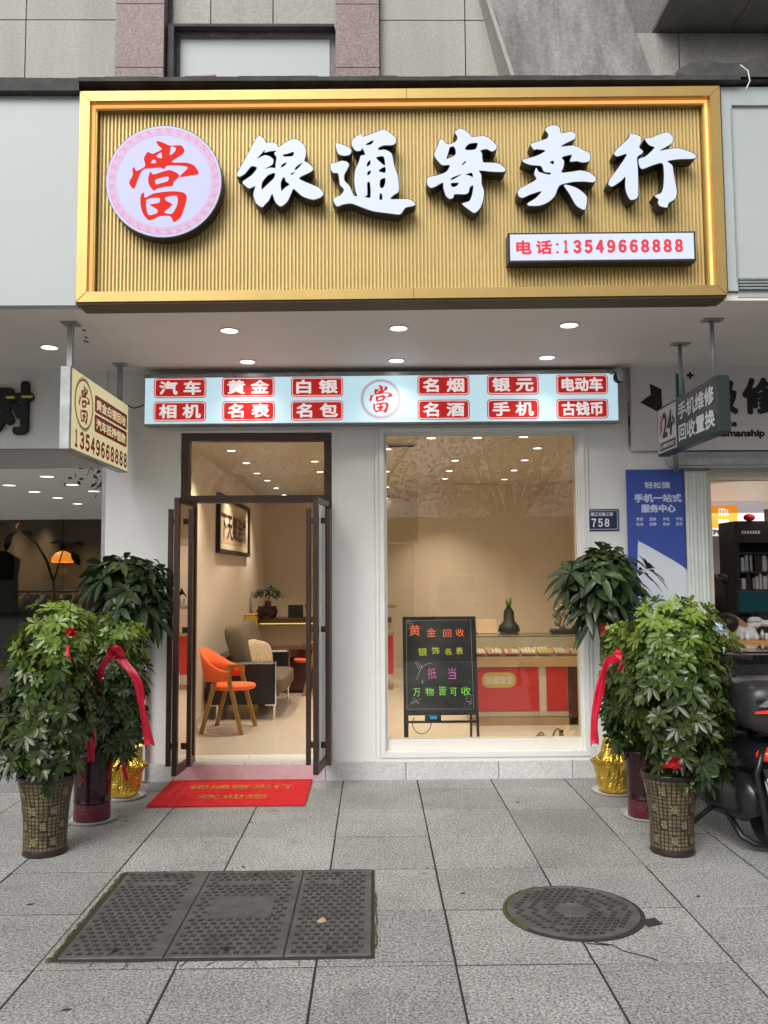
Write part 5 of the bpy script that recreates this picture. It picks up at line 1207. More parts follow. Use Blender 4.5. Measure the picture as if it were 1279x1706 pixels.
mb = MB(); mb.box(p.x-.12, p.x+.12, 11.1, 11.3, zt2+.001, zt2+.008); mb.box(p.x-.12, p.x+.12, 11.1, 11.3, zt2+.05, zt2+.057); mb.box(p.x+.11, p.x+.12, 11.1, 11.3, zt2+.008, zt2+.05); mb.build('cover', M['dark'], bk)
mb = MB(); mb.box(p.x-.115, p.x+.105, 11.105, 11.295, zt2+.0085, zt2+.0495); mb.build('pages', M['cotton'], bk)
t = thing('ceiling_vent', 'dark slotted air vent in the shop ceiling at the left edge of the display window', 'vent', (.3, 8.2, HC))
mb = MB(); mb.box(.12, .42, 8.1, 8.25, HC-.012, HC-.001); mb.build('vent_frame', M['rim'], t)
mb = MB()
for i in range(5): mb.box(.14, .40, 8.115+i*.025, 8.128+i*.025, HC-.014, HC-.0125)
mb.build('slot', M['black'], t)
t = thing('wall_socket', 'white double wall socket low on the left wall behind the orange chair', 'socket', (BD, 8.9, .5))
mb = MB(); mb.bevbox(BD+.001, BD+.012, 8.55, 8.64, .42, .56, .003); mb.build('plate', M['saucer'], t)
mb = MB()
for z in (.455, .515): mb.box(BD+.0121, BD+.013, 8.58, 8.61, z, z+.015)
mb.build('outlet', M['black'], t)
t = thing('wall_shelf', 'pale wooden shelf with two white boxes seen at the window left edge', 'shelf', (.3, 11.5, 1.3))
mb = MB(); mb.box(-.55, .30, 11.45, 11.7, 1.205, 1.245); mb.build('shelf_board', M['tan'], t)
for i, x in enumerate((.14, .19)): tag(box('product_box', (x, x+.04, 11.5, 11.55, 1.246, 1.34), M['cotton']), f'{["left","right"][i]} of two small white boxes on the pale shelf behind the window edge', 'box')
# jewellery counter
jc = thing('jewellery_counter', 'red fronted wooden jewellery counter with glass case behind the display window', 'counter', (1.7, 8.6, FZ))
y0, y1 = 8.62, 9.25; xa, xb_ = .95, 2.25
zb_, zp0, zp1, zw, zg_ = FZ+.05, A(880, 1185, y0).z, A(880, 1111, y0).z, A(880, 1094, y0).z, A(880, 1061, y0).z
mb = MB(); mb.box(xa, xb_, y0-.01, y1, zp1, zw); mb.build('counter_top', M['tan'], jc)
mb = MB(); mb.box(xa+.02, xb_-.12, y0+.03, y1-.02, zb_, zp1); mb.build('carcass', M['ivory'], jc)
for (p_, q_) in ((xa+.03, A(898, 1150, y0).x), (A(911, 1150, y0).x, A(945, 1150, y0).x)): 
    mb = MB(); mb.bevbox(p_, q_, y0+.01, y0+.029, zp0, zp1-.004, .004); mb.build('red_panel', M['redpan'], jc)
mb = MB()
for i in range(int((xb_-xa-.16)/.028)): mb.box(xa+.03+i*.028, xa+.048+i*.028, y0+.008, y0+.029, zb_+.04, zp0-.006)
mb.build('ribbed_skirt', M['ivory'], jc)
mb = MB(); mb.box(xa+.02, xb_-.14, y0+.0, y0+.06, FZ, zb_+.03); mb.build('base', M['tan'], jc)
mb = MB(); mb.box(A(947, 1150, y0).x, A(962, 1150, y0).x, y0, y1, FZ, zp1); mb.build('side_panel', M['dwood'], jc)
C0 = A(831, 1133, y0+.008); kk = y0/FPX; mb = MB(); mb.quad(*rrect(0, 0, 57*kk, 25*kk, 12*kk, C0, Vector((1, 0, 0)), VV, .001)); pq = mb.build('gold_plaque', M['goldp'], jc)
mb = MB(); text(mb, '银通珠宝', C0+Vector((-23*kk, -.001, -7*kk)), (1, 0, 0), (0, 0, 1), 46*kk, 14*kk, .003); mb.build('lettering', M['ivory'], pq)
mb = MB(); mb.box(xa, xb_, y0, y0+.006, zw, zg_); mb.box(xa, xb_, y0, y1-.1, zg_, zg_+.008); mb.build('glass_case', M['glassc'], jc)
mb = MB(); mb.box(xa, xb_, y0-.004, y0+.008, zg_+.0085, zg_+.016); mb.build('case_edge', M['tan'], jc)
for i in range(7):
    for j in range(2):
        x = xa+.03+i*.17; y = y0+.05+j*.2
        if x > xb_-.2: continue
        t = thing('jewellery_tray', f'{ORD[i]} tray from the left in the {["front","rear"][j]} row of the jewellery case', 'tray', (x, y, zw), 'trays in the jewellery case')
        mb = MB(); mb.prism([(x, y, zw+.012), (x+.15, y, zw+.012), (x+.15, y+.16, zw+.05), (x, y+.16, zw+.05)], (0, 0, .012)); mb.box(x+.02, x+.13, y+.1, y+.14, zw, zw+.022); mb.build('tray_base', mat('pink_velvet', (.55, .2, .16), .8) if (i == 0 and j == 0) else bpy.data.materials['pink_velvet'], t)
        mb = MB()
        for k_ in range(4):
            if R.random() < .8: mb.prism([(x+.012+k_*.034, y+.015, zw+.0285), (x+.034+k_*.034, y+.015, zw+.0285), (x+.034+k_*.034, y+.14, zw+.0585), (x+.012+k_*.034, y+.14, zw+.0585)], (0, 0, .005))
        mb.build('jewellery', M['ivory'] if R.random() < .7 else M['goldp'], t)
# vase silhouette + laptop on counter
vp = thing('green_ornament', 'dark vase ornament with green top standing on the jewellery counter glass', 'ornament', A(846, 1055, 9.1)); p = A(848, 1055, 9.1)
mb = MB(); mb.smooth = True; mb.lathe([(.09, 0), (.12, .02), (.10, .08), (.06, .12), (.055, .22), (.02, .28), (.03, .29)], (p.x, 9.1, zg_+.01), 18, capt=True); mb.build('vase', M['black'], vp)
mb = MB(); mb.smooth = True
for i in range(7): mb.tube([(p.x, 9.1, zg_+.28), (p.x+.02*cos(i), 9.1+.02*sin(i), zg_+.32), (p.x+.03*cos(i), 9.1+.03*sin(i), zg_+.34+.01*i)], [.006, .012, .004], 6)
mb.build('sprigs', mat('dull_green', (.10, .16, .04), .6), vp)
mn = thing('laptop_screen', 'open laptop seen from behind on the jewellery counter beside the black board', 'laptop', A(812, 1050, 9.0)); p0, p1 = A(795, 1053, 9.0), A(828, 1032, 9.0)
mb = MB(); mb.prism([(p0.x, 9.0, zg_+.012), (p1.x, 9.0, zg_+.012), (p1.x, 9.06, p1.z), (p0.x, 9.06, p1.z)], (0, .008, 0)); mb.build('lid', M['tan'], mn)
mb = MB(); mb.box(p0.x, p1.x, 9.012, 9.14, zg_+.0085, zg_+.02); mb.build('keyboard', M['dark'], mn)
cg = thing('carved_ornament', 'carved dark ornament on a stand at the right end of the jewellery counter', 'ornament', A(935, 1050, 8.9)); p = A(938, 1055, 8.9)
mb = MB(); mb.bevbox(p.x-.13, p.x+.13, 8.85, 8.98, zg_+.01, zg_+.06, .01); mb.build('stand', M['black'], cg)
mb = MB(); mb.smooth = True
for i in range(12): mb.ell((p.x+R.uniform(-.08, .10), 8.9, zg_+.07+R.uniform(0, .22)*(1-.0*i)), .035, .02, .035, 8, 6)
mb.build('carving', mat('jade_brown', (.16, .15, .10), .35), cg)
# A-frame board
YBd = 7.62
ab = thing('message_board', 'black A-frame message board with neon marker writing standing inside the window', 'message board', (.64, YBd, FZ))
kk = YBd/FPX; c = (660, 1020); s_ = 4.263
def bd(x, y, d=0): return A(c[0]+x/s_, c[1]+y/s_, YBd)+Vector((0, d, 0))
p0, p1 = bd(55, 740), bd(580, 37)
xL_, xR_ = p0.x, p1.x
mb = MB(); e_ = .022
mb.box(xL_, xL_+e_, YBd, YBd+.03, FZ+.001, p1.z); mb.box(xR_-e_, xR_, YBd, YBd+.03, FZ+.001, p1.z); mb.box(xL_+e_, xR_-e_, YBd, YBd+.03, p1.z-e_, p1.z); mb.box(xL_+e_, xR_-e_, YBd, YBd+.03, bd(0, 740).z, bd(0, 710).z); mb.box(xL_+e_, xR_-e_, YBd+.005, YBd+.025, bd(0, 795).z, bd(0, 780).z)
mb.build('board_frame', M['black'], ab)
mb = MB()
for x in (xL_+.03, xR_-.05): mb.prism([(x, YBd+.31, FZ+.001), (x+.02, YBd+.31, FZ+.001), (x+.02, YBd+.034, p1.z-.02), (x, YBd+.034, p1.z-.02)], (0, .02, 0))
mb.build('rear_leg', M['black'], ab)
mb = MB(); mb.box(xL_+e_, xR_-e_, YBd+.008, YBd+.02, bd(0, 710).z, p1.z-e_); wbd = mb.build('writing_panel', M['bboard'], ab)
pc0, pc1 = bd(205, 785), bd(320, 735); mb = MB(); mb.bevbox(pc0.x, pc1.x, YBd-.02, YBd-.001, pc0.z, pc1.z, .005); cp_ = mb.build('control_box', M['black'], ab)
mb = MB(); q0, q1 = bd(240, 762), bd(290, 740); mb.box(q0.x, q1.x, YBd-.022, YBd-.0205, q0.z, q1.z); mb.build('display', mat('blue_display', (.05, .2, .5), .3, emit=(.05, .35, .9), es=.5), cp_)
def brd(mb, t, x, y, w, h, bo=0):
    x += w*.08; w *= .84; y -= h*.08; h *= .84
    text(mb, t, bd(x, y, .007), (1, 0, 0), (0, 0, 1), w/s_*kk, h/s_*kk, bo, .0005)
for m_, lst in (('ck_or', (('黄', 90, 185, 95, 90), ('金', 218, 190, 80, 72), ('回', 338, 190, 70, 60), ('收', 430, 188, 72, 66))),
                ('ck_ye', (('银', 155, 325, 75, 65), ('饰', 255, 315, 65, 62), ('名', 350, 318, 55, 55), ('表', 430, 315, 60, 60))),
                ('ck_pi', (('抵', 222, 490, 75, 90), ('当', 372, 495, 65, 95))),
                ('ck_gr', (('万', 118, 612, 60, 65), ('物', 205, 608, 72, 66), ('皆', 305, 605, 60, 75), ('可', 385, 608, 55, 66), ('收', 462, 605, 80, 70)))):
    mb = MB()
    for t in lst: brd(mb, *t)
    mb.build('marker_writing', M[m_], wbd)
mb = MB()
def ln(pts, w=.0016): mb.tube([bd(x, y, .006) for x, y in pts], w, 4)
ln([(78, 70), (78, 695), (555, 695), (545, 60), (78, 70)], .0010)
for r_ in (18, 30, 42): ln([(90+r_*cos(t), 105-r_*sin(t)) for t in [i*.25 for i in range(9)]], .001)
ln([(140, 370), (165, 415), (175, 400), (150, 362)]); ln([(180, 380), (188, 415)]); ln([(190, 395), (170, 430), (150, 490)]); ln([(190, 400), (225, 378), (255, 372)]); ln([(190, 490), (190, 520)]); ln([(178, 508), (204, 504)])
for i in range(16): x, y = R.uniform(95, 160), R.uniform(620, 675); ln([(x, y), (x+R.uniform(5, 22), y+R.uniform(-14, 14))], .0009)
for i in range(16): x, y = R.uniform(480, 535), R.uniform(600, 680); ln([(x, y), (x+R.uniform(5, 22), y+R.uniform(-10, 10))], .0009)
mb.build('marker_doodle', M['ck_wh'], wbd)
def cable(lab, pts, m='dark', r=.005):
    mb = MB(); mb.smooth = True; p = [Vector(x) for x in pts]; o = []
    for i in range(len(p)-1):
        a_, b_, c_, d_ = p[max(i-1, 0)], p[i], p[i+1], p[min(i+2, len(p)-1)]
        for k_ in range(5):
            u = k_/5; o.append(.5*((2*b_)+(c_-a_)*u+(2*a_-5*b_+4*c_-d_)*u*u+(3*b_-a_-3*c_+d_)*u**3))
    o.append(p[-1]); mb.tube(o, r, 7); return tag(mb.build('cable', M[m]), lab, 'cable')
cable('thin black cable looping from the control box of the message board', [bd(128, 750, .03), bd(115, 800, .03), bd(140, 850, .03), bd(190, 868, .03), (bd(235, 840).x, YBd+.03, bd(0, 840).z), bd(250, 790, .02)], r=.0035)
zf = FZ+.012
cable('black power cable coiled on the floor inside the window sill at right', [G(660+x/4.263, 1020+y/4.263, zf) for x, y in ((945, 905), (960, 890), (1000, 880), (1045, 870), (1030, 852), (1005, 870), (990, 900), (1025, 910))])
cable('black cable running to the small adapter on the shop floor', [G(660+x/4.263, 1020+y/4.263, zf) for x, y in ((1065, 908), (1105, 905), (1120, 850), (1150, 825), (1172, 850))])
p = G(660+1173/4.263, 1020+890/4.263, FZ); tag(box('power_adapter', (p.x-.018, p.x+.018, p.y-.02, p.y+.02, FZ, FZ+.07), M['black'], bev=.005), 'small black power adapter standing on the shop floor behind the window', 'adapter')

# ------------------------------------------------------------------ potted plants
def potgrid():
    mb = MB(); mb.smooth = True
    pr_ = [(.128, 0), (.132, .012), (.125, .03), (.123, .12), (.128, .22), (.140, .33), (.158, .42), (.166, .452), (.172, .456), (.172, .468), (.160, .468), (.150, .44)]
    mb.lathe(pr_, (0, 0, 0), 48); return mb, pr_
def prad(pr_, z):
    for (r_a, za), (r_b, zb) in zip(pr_, pr_[1:]):
        if za <= z <= zb: return r_a+(r_b-r_a)*(z-za)/max(1e-6, zb-za)
    return pr_[-1][0]
def potted(label, loc, seed, kind, prs, name):
    t = thing(name, label, 'potted plant', (0, 0, 0), None)
    rnd = random.Random(seed)
    if kind == 'grid':
        mb, pr_ = potgrid(); pot = mb.build('pot', M['potdark'], t)
        mb = MB(); NR, NC = 18, 34
        for i in range(NR):
            za, zb = .04+i*.0222, .04+(i+1)*.0222-.0055
            for j in range(NC):
                zc_ = (za+zb)/2; ac_ = 2*pi*(j+.37)/NC
                if any(abs(zc_-(z_+.024)) < .028 and abs((ac_-2*pi*(jj+(zi_ % 2)*.5)/7+pi) % (2*pi)-pi) < .15 for zi_, z_ in enumerate((.07, .16, .25, .35)) for jj in range(7)): continue
                a0, a1 = 2*pi*j/NC, 2*pi*(j+.74)/NC; am = (a0+a1)/2
                q = []
                for (z, a) in ((za, a0), (za, am), (za, a1), (zb, a1), (zb, am), (zb, a0)): r_ = prad(pr_, z)+.0022; q.append((r_*cos(a), r_*sin(a), z))
                mb.add(q, [(0, 1, 4, 5), (1, 2, 3, 4)])
        mb.build('gold_tiles', M['pottile'], pot)
        mb = MB()
        v, f = glyphs('福')
        for zi, z in enumerate((.07, .16, .25, .35)):
            for j in range(7):
                a0 = 2*pi*(j+(zi % 2)*.5)/7
                for dx in (0,):
                    mb.add([((prad(pr_, z+y*.042)+.0042+dx*.2)*cos(a0+(x-.5)*.29+dx), (prad(pr_, z+y*.048)+.0042)*sin(a0+(x-.5)*.29+dx), z+y*.048) for x, y in v], f)
        mb.build('character_print', mat('pale_gold_print', (.36, .30, .15), .4, metal=.3) if 'pale_gold_print' not in bpy.data.materials else bpy.data.materials['pale_gold_print'], pot)
        MB().lathe([(.001, .43), (.15, .43)], n=24, capb=False).build('soil', M['soil'], t)
        ztop = .44
    elif kind == 'vase':
        mb = MB(); mb.smooth = True
        mb.lathe([(.118, .015), (.122, .02), (.120, .10), (.118, .125)], n=40); pb_ = mb.build('pot_foot', M['marspk'], t)
        mb = MB(); mb.smooth = True; mb.lathe([(.118, .1255), (.124, .13), (.124, .14), (.120, .15), (.122, .25), (.132, .36), (.150, .44), (.158, .455), (.15, .458), (.14, .44)], n=40, capb=False); pt2 = mb.build('pot', M['maroon'], t)
        mb = MB()
        for a0 in (-1.9, -.35, 1.2, 2.8):
            cc_ = []
            for k_ in range(8): tt = k_*pi/4; rz_ = .045 if k_ % 2 == 0 else .024; cc_.append((a0+cos(tt)*rz_*7, .30+sin(tt)*rz_*1.2))
            mb.add([((prad([(.122, .25), (.132, .36), (.15, .44)], z)+.0025)*cos(a), (prad([(.122, .25), (.132, .36), (.15, .44)], z)+.0025)*sin(a), z) for a, z in cc_], [tuple(range(8))])
        mb.build('flower_print', mat('dull_red_print', (.12, .012, .02), .4) if 'dull_red_print' not in bpy.data.materials else bpy.data.materials['dull_red_print'], pt2)
        MB().lathe([(.12, .002), (.155, .008), (.168, .024), (.162, .024), (.15, .012), (.12, .010)], n=40).build('saucer', M['saucer'], t)
        MB().lathe([(.001, .43), (.142, .43)], n=24, capb=False).build('soil', M['soil'], t); ztop = .44
    else:
        mb = MB(); n_ = 56; prf = [(.10, .02), (.115, .05), (.12, .10), (.13, .17), (.145, .215), (.165, .235), (.12, .25), (.085, .30), (.07, .37), (.05, .42)]
        vs_ = []
        for i, (r_, z) in enumerate(prf):
            for k_ in range(n_):
                a = 2*pi*k_/n_; rr_ = r_*(1+rnd.uniform(-.055, .055)+(.05*sin(a*9) if i >= 4 else .02*sin(a*14))); vs_.append((rr_*cos(a), rr_*sin(a), z+rnd.uniform(-.008, .008)))
        mb.add(vs_, [(i*n_+k_, i*n_+(k_+1) % n_, (i+1)*n_+(k_+1) % n_, (i+1)*n_+k_) for i in range(len(prf)-1) for k_ in range(n_)]+[tuple(range(n_-1, -1, -1))])
        mb.build('foil_wrap', M['foil'], t)
        MB().lathe([(.11, .002), (.15, .006), (.162, .022), (.156, .022), (.145, .012), (.11, .010)], n=40).build('saucer', M['saucer'], t); ztop = .3
    # foliage
    mb = MB(); mb.smooth = True; yv = []; st_ = MB(); st_.smooth = True
    for (cx_, cy_, cz_, rx, ry, rz_, n_, Ls, yo) in prs:
        for i in range(n_):
            # spread clusters near the surface of the crown
            u, v = rnd.uniform(-1, 1), rnd.uniform(0, 2*pi); s_ = math.sqrt(1-u*u); rad = rnd.uniform(.55, 1.05) if rnd.random() < .8 else rnd.uniform(.1, .6)
            lump = 1+.10*sin(v*3+seed)+.08*sin(u*5+seed*2)
            d = Vector((s_*cos(v), s_*sin(v), u)); P_ = Vector((cx_+d.x*rx*rad*lump, cy_+d.y*ry*rad*lump, cz_+d.z*rz_*rad*lump))
            if P_.z < ztop-.04: P_.z = ztop-rnd.uniform(0, .06)
            ax = Vector((d.x*1.0, d.y*1.0, d.z*.5+(.28 if kind != 'foil' else .55)))+Vector((rnd.uniform(-.3, .3), rnd.uniform(-.3, .3), rnd.uniform(-.2, .3)))
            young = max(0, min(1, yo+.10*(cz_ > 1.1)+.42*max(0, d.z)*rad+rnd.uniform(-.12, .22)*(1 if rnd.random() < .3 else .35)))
            if kind == 'foil': palm(mb, yv, rnd, P_, ax, rnd.choice([5, 6, 6, 7]), Ls, Ls*.33, .45, young, 1.25)
            else: palm(mb, yv, rnd, P_, ax, rnd.choice([6, 7, 8, 8, 9]), Ls*rnd.uniform(.6, 1.15), Ls*.36, .2, young, 1.22)
            if i % 3 == 0:
                root = Vector((cx_*.3+rnd.uniform(-.03, .03), cy_*.3, max(ztop, cz_-rz_*.7) if kind != 'foil' else cz_-rz_*.8)); mid = root.lerp(P_, .5)+Vector((0, 0, -.02))
                st_.tube([root, mid, P_], [.004, .003, .0018], 5, False)
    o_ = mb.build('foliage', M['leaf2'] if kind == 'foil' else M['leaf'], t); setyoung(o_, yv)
    if kind == 'foil':
        cz = prs[0][2]-prs[0][5]*.7; cx_, cy_ = prs[0][0], prs[0][1]
        for k_ in range(3):   # braided trunk
            st_.tube([(.035*cos(z*9+k_*2.09)*(1-.4*z)+cx_*max(0, z-.4), .035*sin(z*9+k_*2.09)*(1-.4*z), z) for z in [.3+(cz-.3)*i/20 for i in range(21)]], .022, 8)
    else:
        for k_ in range(4): st_.tube([(.03*cos(k_*1.6), .03*sin(k_*1.6), .42), (prs[0][0]*.4+.05*cos(k_*1.6), .05*sin(k_*1.6), .8), (prs[0][0]+.09*cos(k_*1.6), .09*sin(k_*1.6), 1.2)], [.014, .011, .006], 7)
    st_.build('stem', M['bark'], t)
    t.location = loc; return t
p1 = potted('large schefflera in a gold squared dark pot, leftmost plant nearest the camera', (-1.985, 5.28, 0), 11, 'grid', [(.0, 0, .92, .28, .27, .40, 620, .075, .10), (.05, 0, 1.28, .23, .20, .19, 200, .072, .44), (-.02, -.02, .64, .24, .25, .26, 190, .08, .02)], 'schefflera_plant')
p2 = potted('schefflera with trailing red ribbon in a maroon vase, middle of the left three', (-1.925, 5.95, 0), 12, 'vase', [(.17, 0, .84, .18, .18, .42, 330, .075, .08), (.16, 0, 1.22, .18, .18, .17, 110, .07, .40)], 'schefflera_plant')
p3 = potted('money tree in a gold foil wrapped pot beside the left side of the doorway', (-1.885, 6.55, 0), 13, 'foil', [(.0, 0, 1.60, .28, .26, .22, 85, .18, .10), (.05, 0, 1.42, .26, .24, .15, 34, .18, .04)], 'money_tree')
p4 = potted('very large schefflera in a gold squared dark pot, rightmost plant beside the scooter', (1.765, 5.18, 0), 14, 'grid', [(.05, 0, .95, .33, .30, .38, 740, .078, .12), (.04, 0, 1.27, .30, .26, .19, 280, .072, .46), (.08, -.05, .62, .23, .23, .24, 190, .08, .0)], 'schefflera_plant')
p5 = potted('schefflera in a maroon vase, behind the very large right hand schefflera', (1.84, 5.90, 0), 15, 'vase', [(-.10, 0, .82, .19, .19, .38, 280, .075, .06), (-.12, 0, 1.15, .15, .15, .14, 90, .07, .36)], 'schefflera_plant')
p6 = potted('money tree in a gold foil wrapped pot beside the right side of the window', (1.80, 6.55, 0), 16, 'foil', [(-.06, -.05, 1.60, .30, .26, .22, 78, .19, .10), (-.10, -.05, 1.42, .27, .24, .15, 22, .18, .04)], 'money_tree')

# ribbons
def ribbon(label, pts, w, m='satin', fork=True, tw=None):
    mb = MB(); mb.smooth = True; p = [Vector(x) for x in pts]; o = []
    for i in range(len(p)-1):
        a_, b_, c_, d_ = p[max(i-1, 0)], p[i], p[i+1], p[min(i+2, len(p)-1)]
        for k_ in range(6): u = k_/6; o.append(.5*((2*b_)+(c_-a_)*u+(2*a_-5*b_+4*c_-d_)*u*u+(3*b_-a_-3*c_+d_)*u**3))
    o.append(p[-1]); vs_ = []; NW = 6
    for i, q in enumerate(o):
        t = (o[min(i+1, len(o)-1)]-o[max(i-1, 0)]).normalized(); s_ = t.cross(Vector((.35*sin(i*.33+w*90), -1, .1))).normalized(); ww = w*(.9+.12*sin(i*.6))
        nn = s_.cross(t)
        for j in range(NW+1):
            f_ = j/NW-.5; pl_ = nn*(.0045*sin(j*2.4+i*.22)+.006*sin(i*.7+j*.5))
            vs_.append(q+s_*ww*f_+pl_-(t*w*(.55-1.1*abs(f_)*2*.5) if (fork and i == len(o)-1) else Vector((0, 0, 0))))
    mb.add(vs_, [(i*(NW+1)+k_, i*(NW+1)+k_+1, (i+1)*(NW+1)+k_+1, (i+1)*(NW+1)+k_) for i in range(len(o)-1) for k_ in range(NW)])
    b = mb.build('ribbon', M[m]); md = b.modifiers.new('solid', 'SOLIDIFY'); md.thickness = .0015
    return tag(b, label, 'ribbon')
Y_ = 5.66
ribbon('long red satin ribbon tail hanging at the left of the maroon vase schefflera', [A(198, 1085, Y_), A(178, 1098, Y_-.02), A(163, 1130, Y_-.04), A(153, 1180, Y_-.04), A(152, 1230, Y_-.03), A(151, 1272, Y_-.03)], .052)
ribbon('red satin ribbon tail curving right toward the doorway from the maroon vase schefflera', [A(190, 1085, Y_), A(207, 1105, Y_-.03), A(228, 1135, Y_-.05), A(236, 1180, Y_-.02), A(250, 1246, Y_)], .060)
ribbon('short red ribbon loop on top of the maroon vase schefflera', [A(183, 1092, Y_), A(186, 1080, Y_-.04), A(196, 1082, Y_-.05), A(204, 1096, Y_-.02)], .05, fork=False)
ribbon('thin pink ribbon end hanging on the large left schefflera', [A(113, 1075, 4.98), A(112, 1088, 4.96), A(117, 1098, 4.97)], .016)
Y_ = 6.2
ribbon('long red satin ribbon hanging left of the right hand maroon vase', [A(1030, 1098, 5.7), A(1010, 1105, 5.66), A(999, 1150, 5.64), A(990, 1200, 5.64), A(991, 1243, 5.64)], .056)
ribbon('short bright red ribbon beside the very large right hand schefflera', [A(1025, 1085, 5.5), A(1036, 1098, 5.47), A(1034, 1120, 5.48)], .045)
ribbon('red ribbon around the gold foil pot beside the doorway', [A(211, 1235, 6.38), A(209, 1250, 6.37), A(205, 1275, 6.36), A(211, 1300, 6.39)], .03, fork=False)
def rosette(label, c_, r, seed):
    mb = MB(); mb.smooth = True; rn = random.Random(seed)
    for i in range(16):
        t = rn.uniform(0, 6.28); e = rn.uniform(-.6, .8); d = Vector((cos(t)*cos(e), -abs(sin(t))*cos(e)*.8, sin(e)))
        leaf_ = []; s_ = d.cross(Vector((0, 0, 1))).normalized(); 
        mb.add([c_, c_+d*r*.6-s_*r*.3, c_+d*r+Vector((0, 0, .01)), c_+d*r*.6+s_*r*.3], [(0, 1, 2, 3)])
    mb.ell(c_, r*.35, r*.35, r*.35, 8, 6)
    tag(mb.build('rosette', M['rosette']), label, 'bow')
rosette('dark red bow near the top of the large left schefflera', A(118, 1055, 4.97), .05, 1)
rosette('dark red bow on the trunk of the money tree beside the doorway', A(222, 1062, 6.3), .055, 2)
rosette('dark red bow on the trunk of the money tree beside the window', A(1008, 1050, 6.3), .07, 3)
rosette('dark red bow low on the right hand schefflera above its squared pot', A(1120, 1272, 4.86), .07, 4)
rosette('bright red bow between the money tree and the right hand schefflera', A(1028, 1088, 5.55), .045, 5)

# ------------------------------------------------------------------ scooter
sc = thing('electric_scooter', 'black electric scooter with rear top box parked at the right edge beside the plant', 'scooter', (2.37, 5.6, 0))
X = 2.37
mb = MB(); mb.smooth = True
def loft(mb, secs, n=20, pw=.75):
    vs_ = []
    for (y, zc_, w, h, xo_) in secs:
        for k_ in range(n):
            t = 2*pi*k_/n; cx_, sz_ = cos(t), sin(t)
            vs_.append((X+xo_+math.copysign(abs(cx_)**pw, cx_)*w, y, zc_+math.copysign(abs(sz_)**pw, sz_)*h))
    m_ = len(secs); mb.add(vs_, [(i*n+k_, i*n+(k_+1) % n, (i+1)*n+(k_+1) % n, (i+1)*n+k_) for i in range(m_-1) for k_ in range(n)]+[tuple(range(n-1, -1, -1)), tuple((m_-1)*n+k_ for k_ in range(n))])
loft(mb, [(4.95, .60, .10, .03, 0), (5.0, .60, .17, .09, 0), (5.2, .56, .22, .16, 0), (5.5, .52, .23, .20, 0), (5.8, .45, .21, .20, 0), (6.0, .36, .18, .10, 0)])
mb.build('tail_body', M['body'], sc)
mb = MB(); mb.smooth = True; loft(mb, [(5.25, .77, .10, .02, 0), (5.3, .77, .16, .04, 0), (5.6, .76, .17, .05, 0), (5.95, .74, .13, .045, 0), (6.05, .73, .06, .02, 0)]); mb.build('seat', M['leather'], sc)
# top box: hard case
tb_ = MB(); 
yb0 = 4.80
tb_.smooth = True; loft(tb_, [(yb0-.002, .885, .16, .07, 0), (yb0+.012, .885, .235, .115, 0), (yb0+.05, .885, .272, .142, 0), (yb0+.2, .885, .285, .152, 0), (yb0+.40, .88, .27, .145, 0), (yb0+.44, .88, .22, .11, 0)], 28, .5); tbx = tb_.build('top_box', M['bodym'], sc)
mb = MB(); mb.prism([(X-.25, yb0-.012, .862), (X+.25, yb0-.012, .862), (X+.25, yb0-.012, .885), (X+.05, yb0-.012, .895), (X-.05, yb0-.012, .895), (X-.25, yb0-.012, .873)], (0, .01, 0)); mb.build('reflector', M['redlens'], tbx)
mb = MB(); mb.prism([(X-.23, yb0-.02, .90), (X+.23, yb0-.02, .90), (X+.2, yb0-.02, .945), (X-.18, yb0-.02, .945)], (0, .018, 0)); mb.build('lid_lip', M['steel'], tbx)
mb = MB(); mb.smooth = True; mb.tube([(X-.24, yb0-.0, .93), (X-.15, yb0-.02, .955), (X, yb0-.03, .965), (X+.15, yb0-.02, .955), (X+.24, yb0, .93)], .008, 7); mb.build('edge_trim', M['bodym'], tbx)
mb = MB()
for sx in (-1, 1): mb.tube([(X+sx*.12, yb0+.1, .74), (X+sx*.12, 5.15, .66)], .014, 7); 
mb.box(X-.15, X+.15, yb0+.08, 5.2, .722, .738); mb.build('rear_rack', M['dark'], sc)
mb = MB(); mb.smooth = True; mb.ell((X-.07, 4.97, .60), .11, .05, .045); mb.build('tail_light', M['redlens'], sc)
mb = MB(); mb.smooth = False
mb.prism([(X-.14, 4.97, .52), (X+.14, 4.97, .52), (X+.12, 4.86, .30), (X+.09, 4.84, .02+.10), (X-.05, 4.84, .10), (X-.11, 4.86, .30)], (0, .02, 0)); mg = mb.build('mudguard', M['body'], sc)
rmx = Matrix.Translation((X-.05, 4.855, .43)) @ Matrix.Rotation(radians(-6), 4, 'Y') @ Matrix.Rotation(radians(-12), 4, 'X')
mb = MB(); mb.bevbox(-.11, .11, -.006, .0, -.072, .072, .004); mb.v = [rmx @ v for v in mb.v]; lp_ = mb.build('licence_plate', M['tgreen'], sc)
mb = MB(); e_ = .006
for bb in ((-.11, .11, -.072, -.066), (-.11, .11, .066, .072), (-.11, -.104, -.066, .066), (.104, .11, -.066, .066)): mb.box(bb[0], bb[1], -.009, -.0065, bb[2], bb[3])
text(mb, '长沙', (-.08, -.0075, .02), (1, 0, 0), (0, 0, 1), .07, .032, .001, .0005); mb.v = [rmx @ v for v in mb.v]; mb.build('plate_rim', M['white'], lp_)
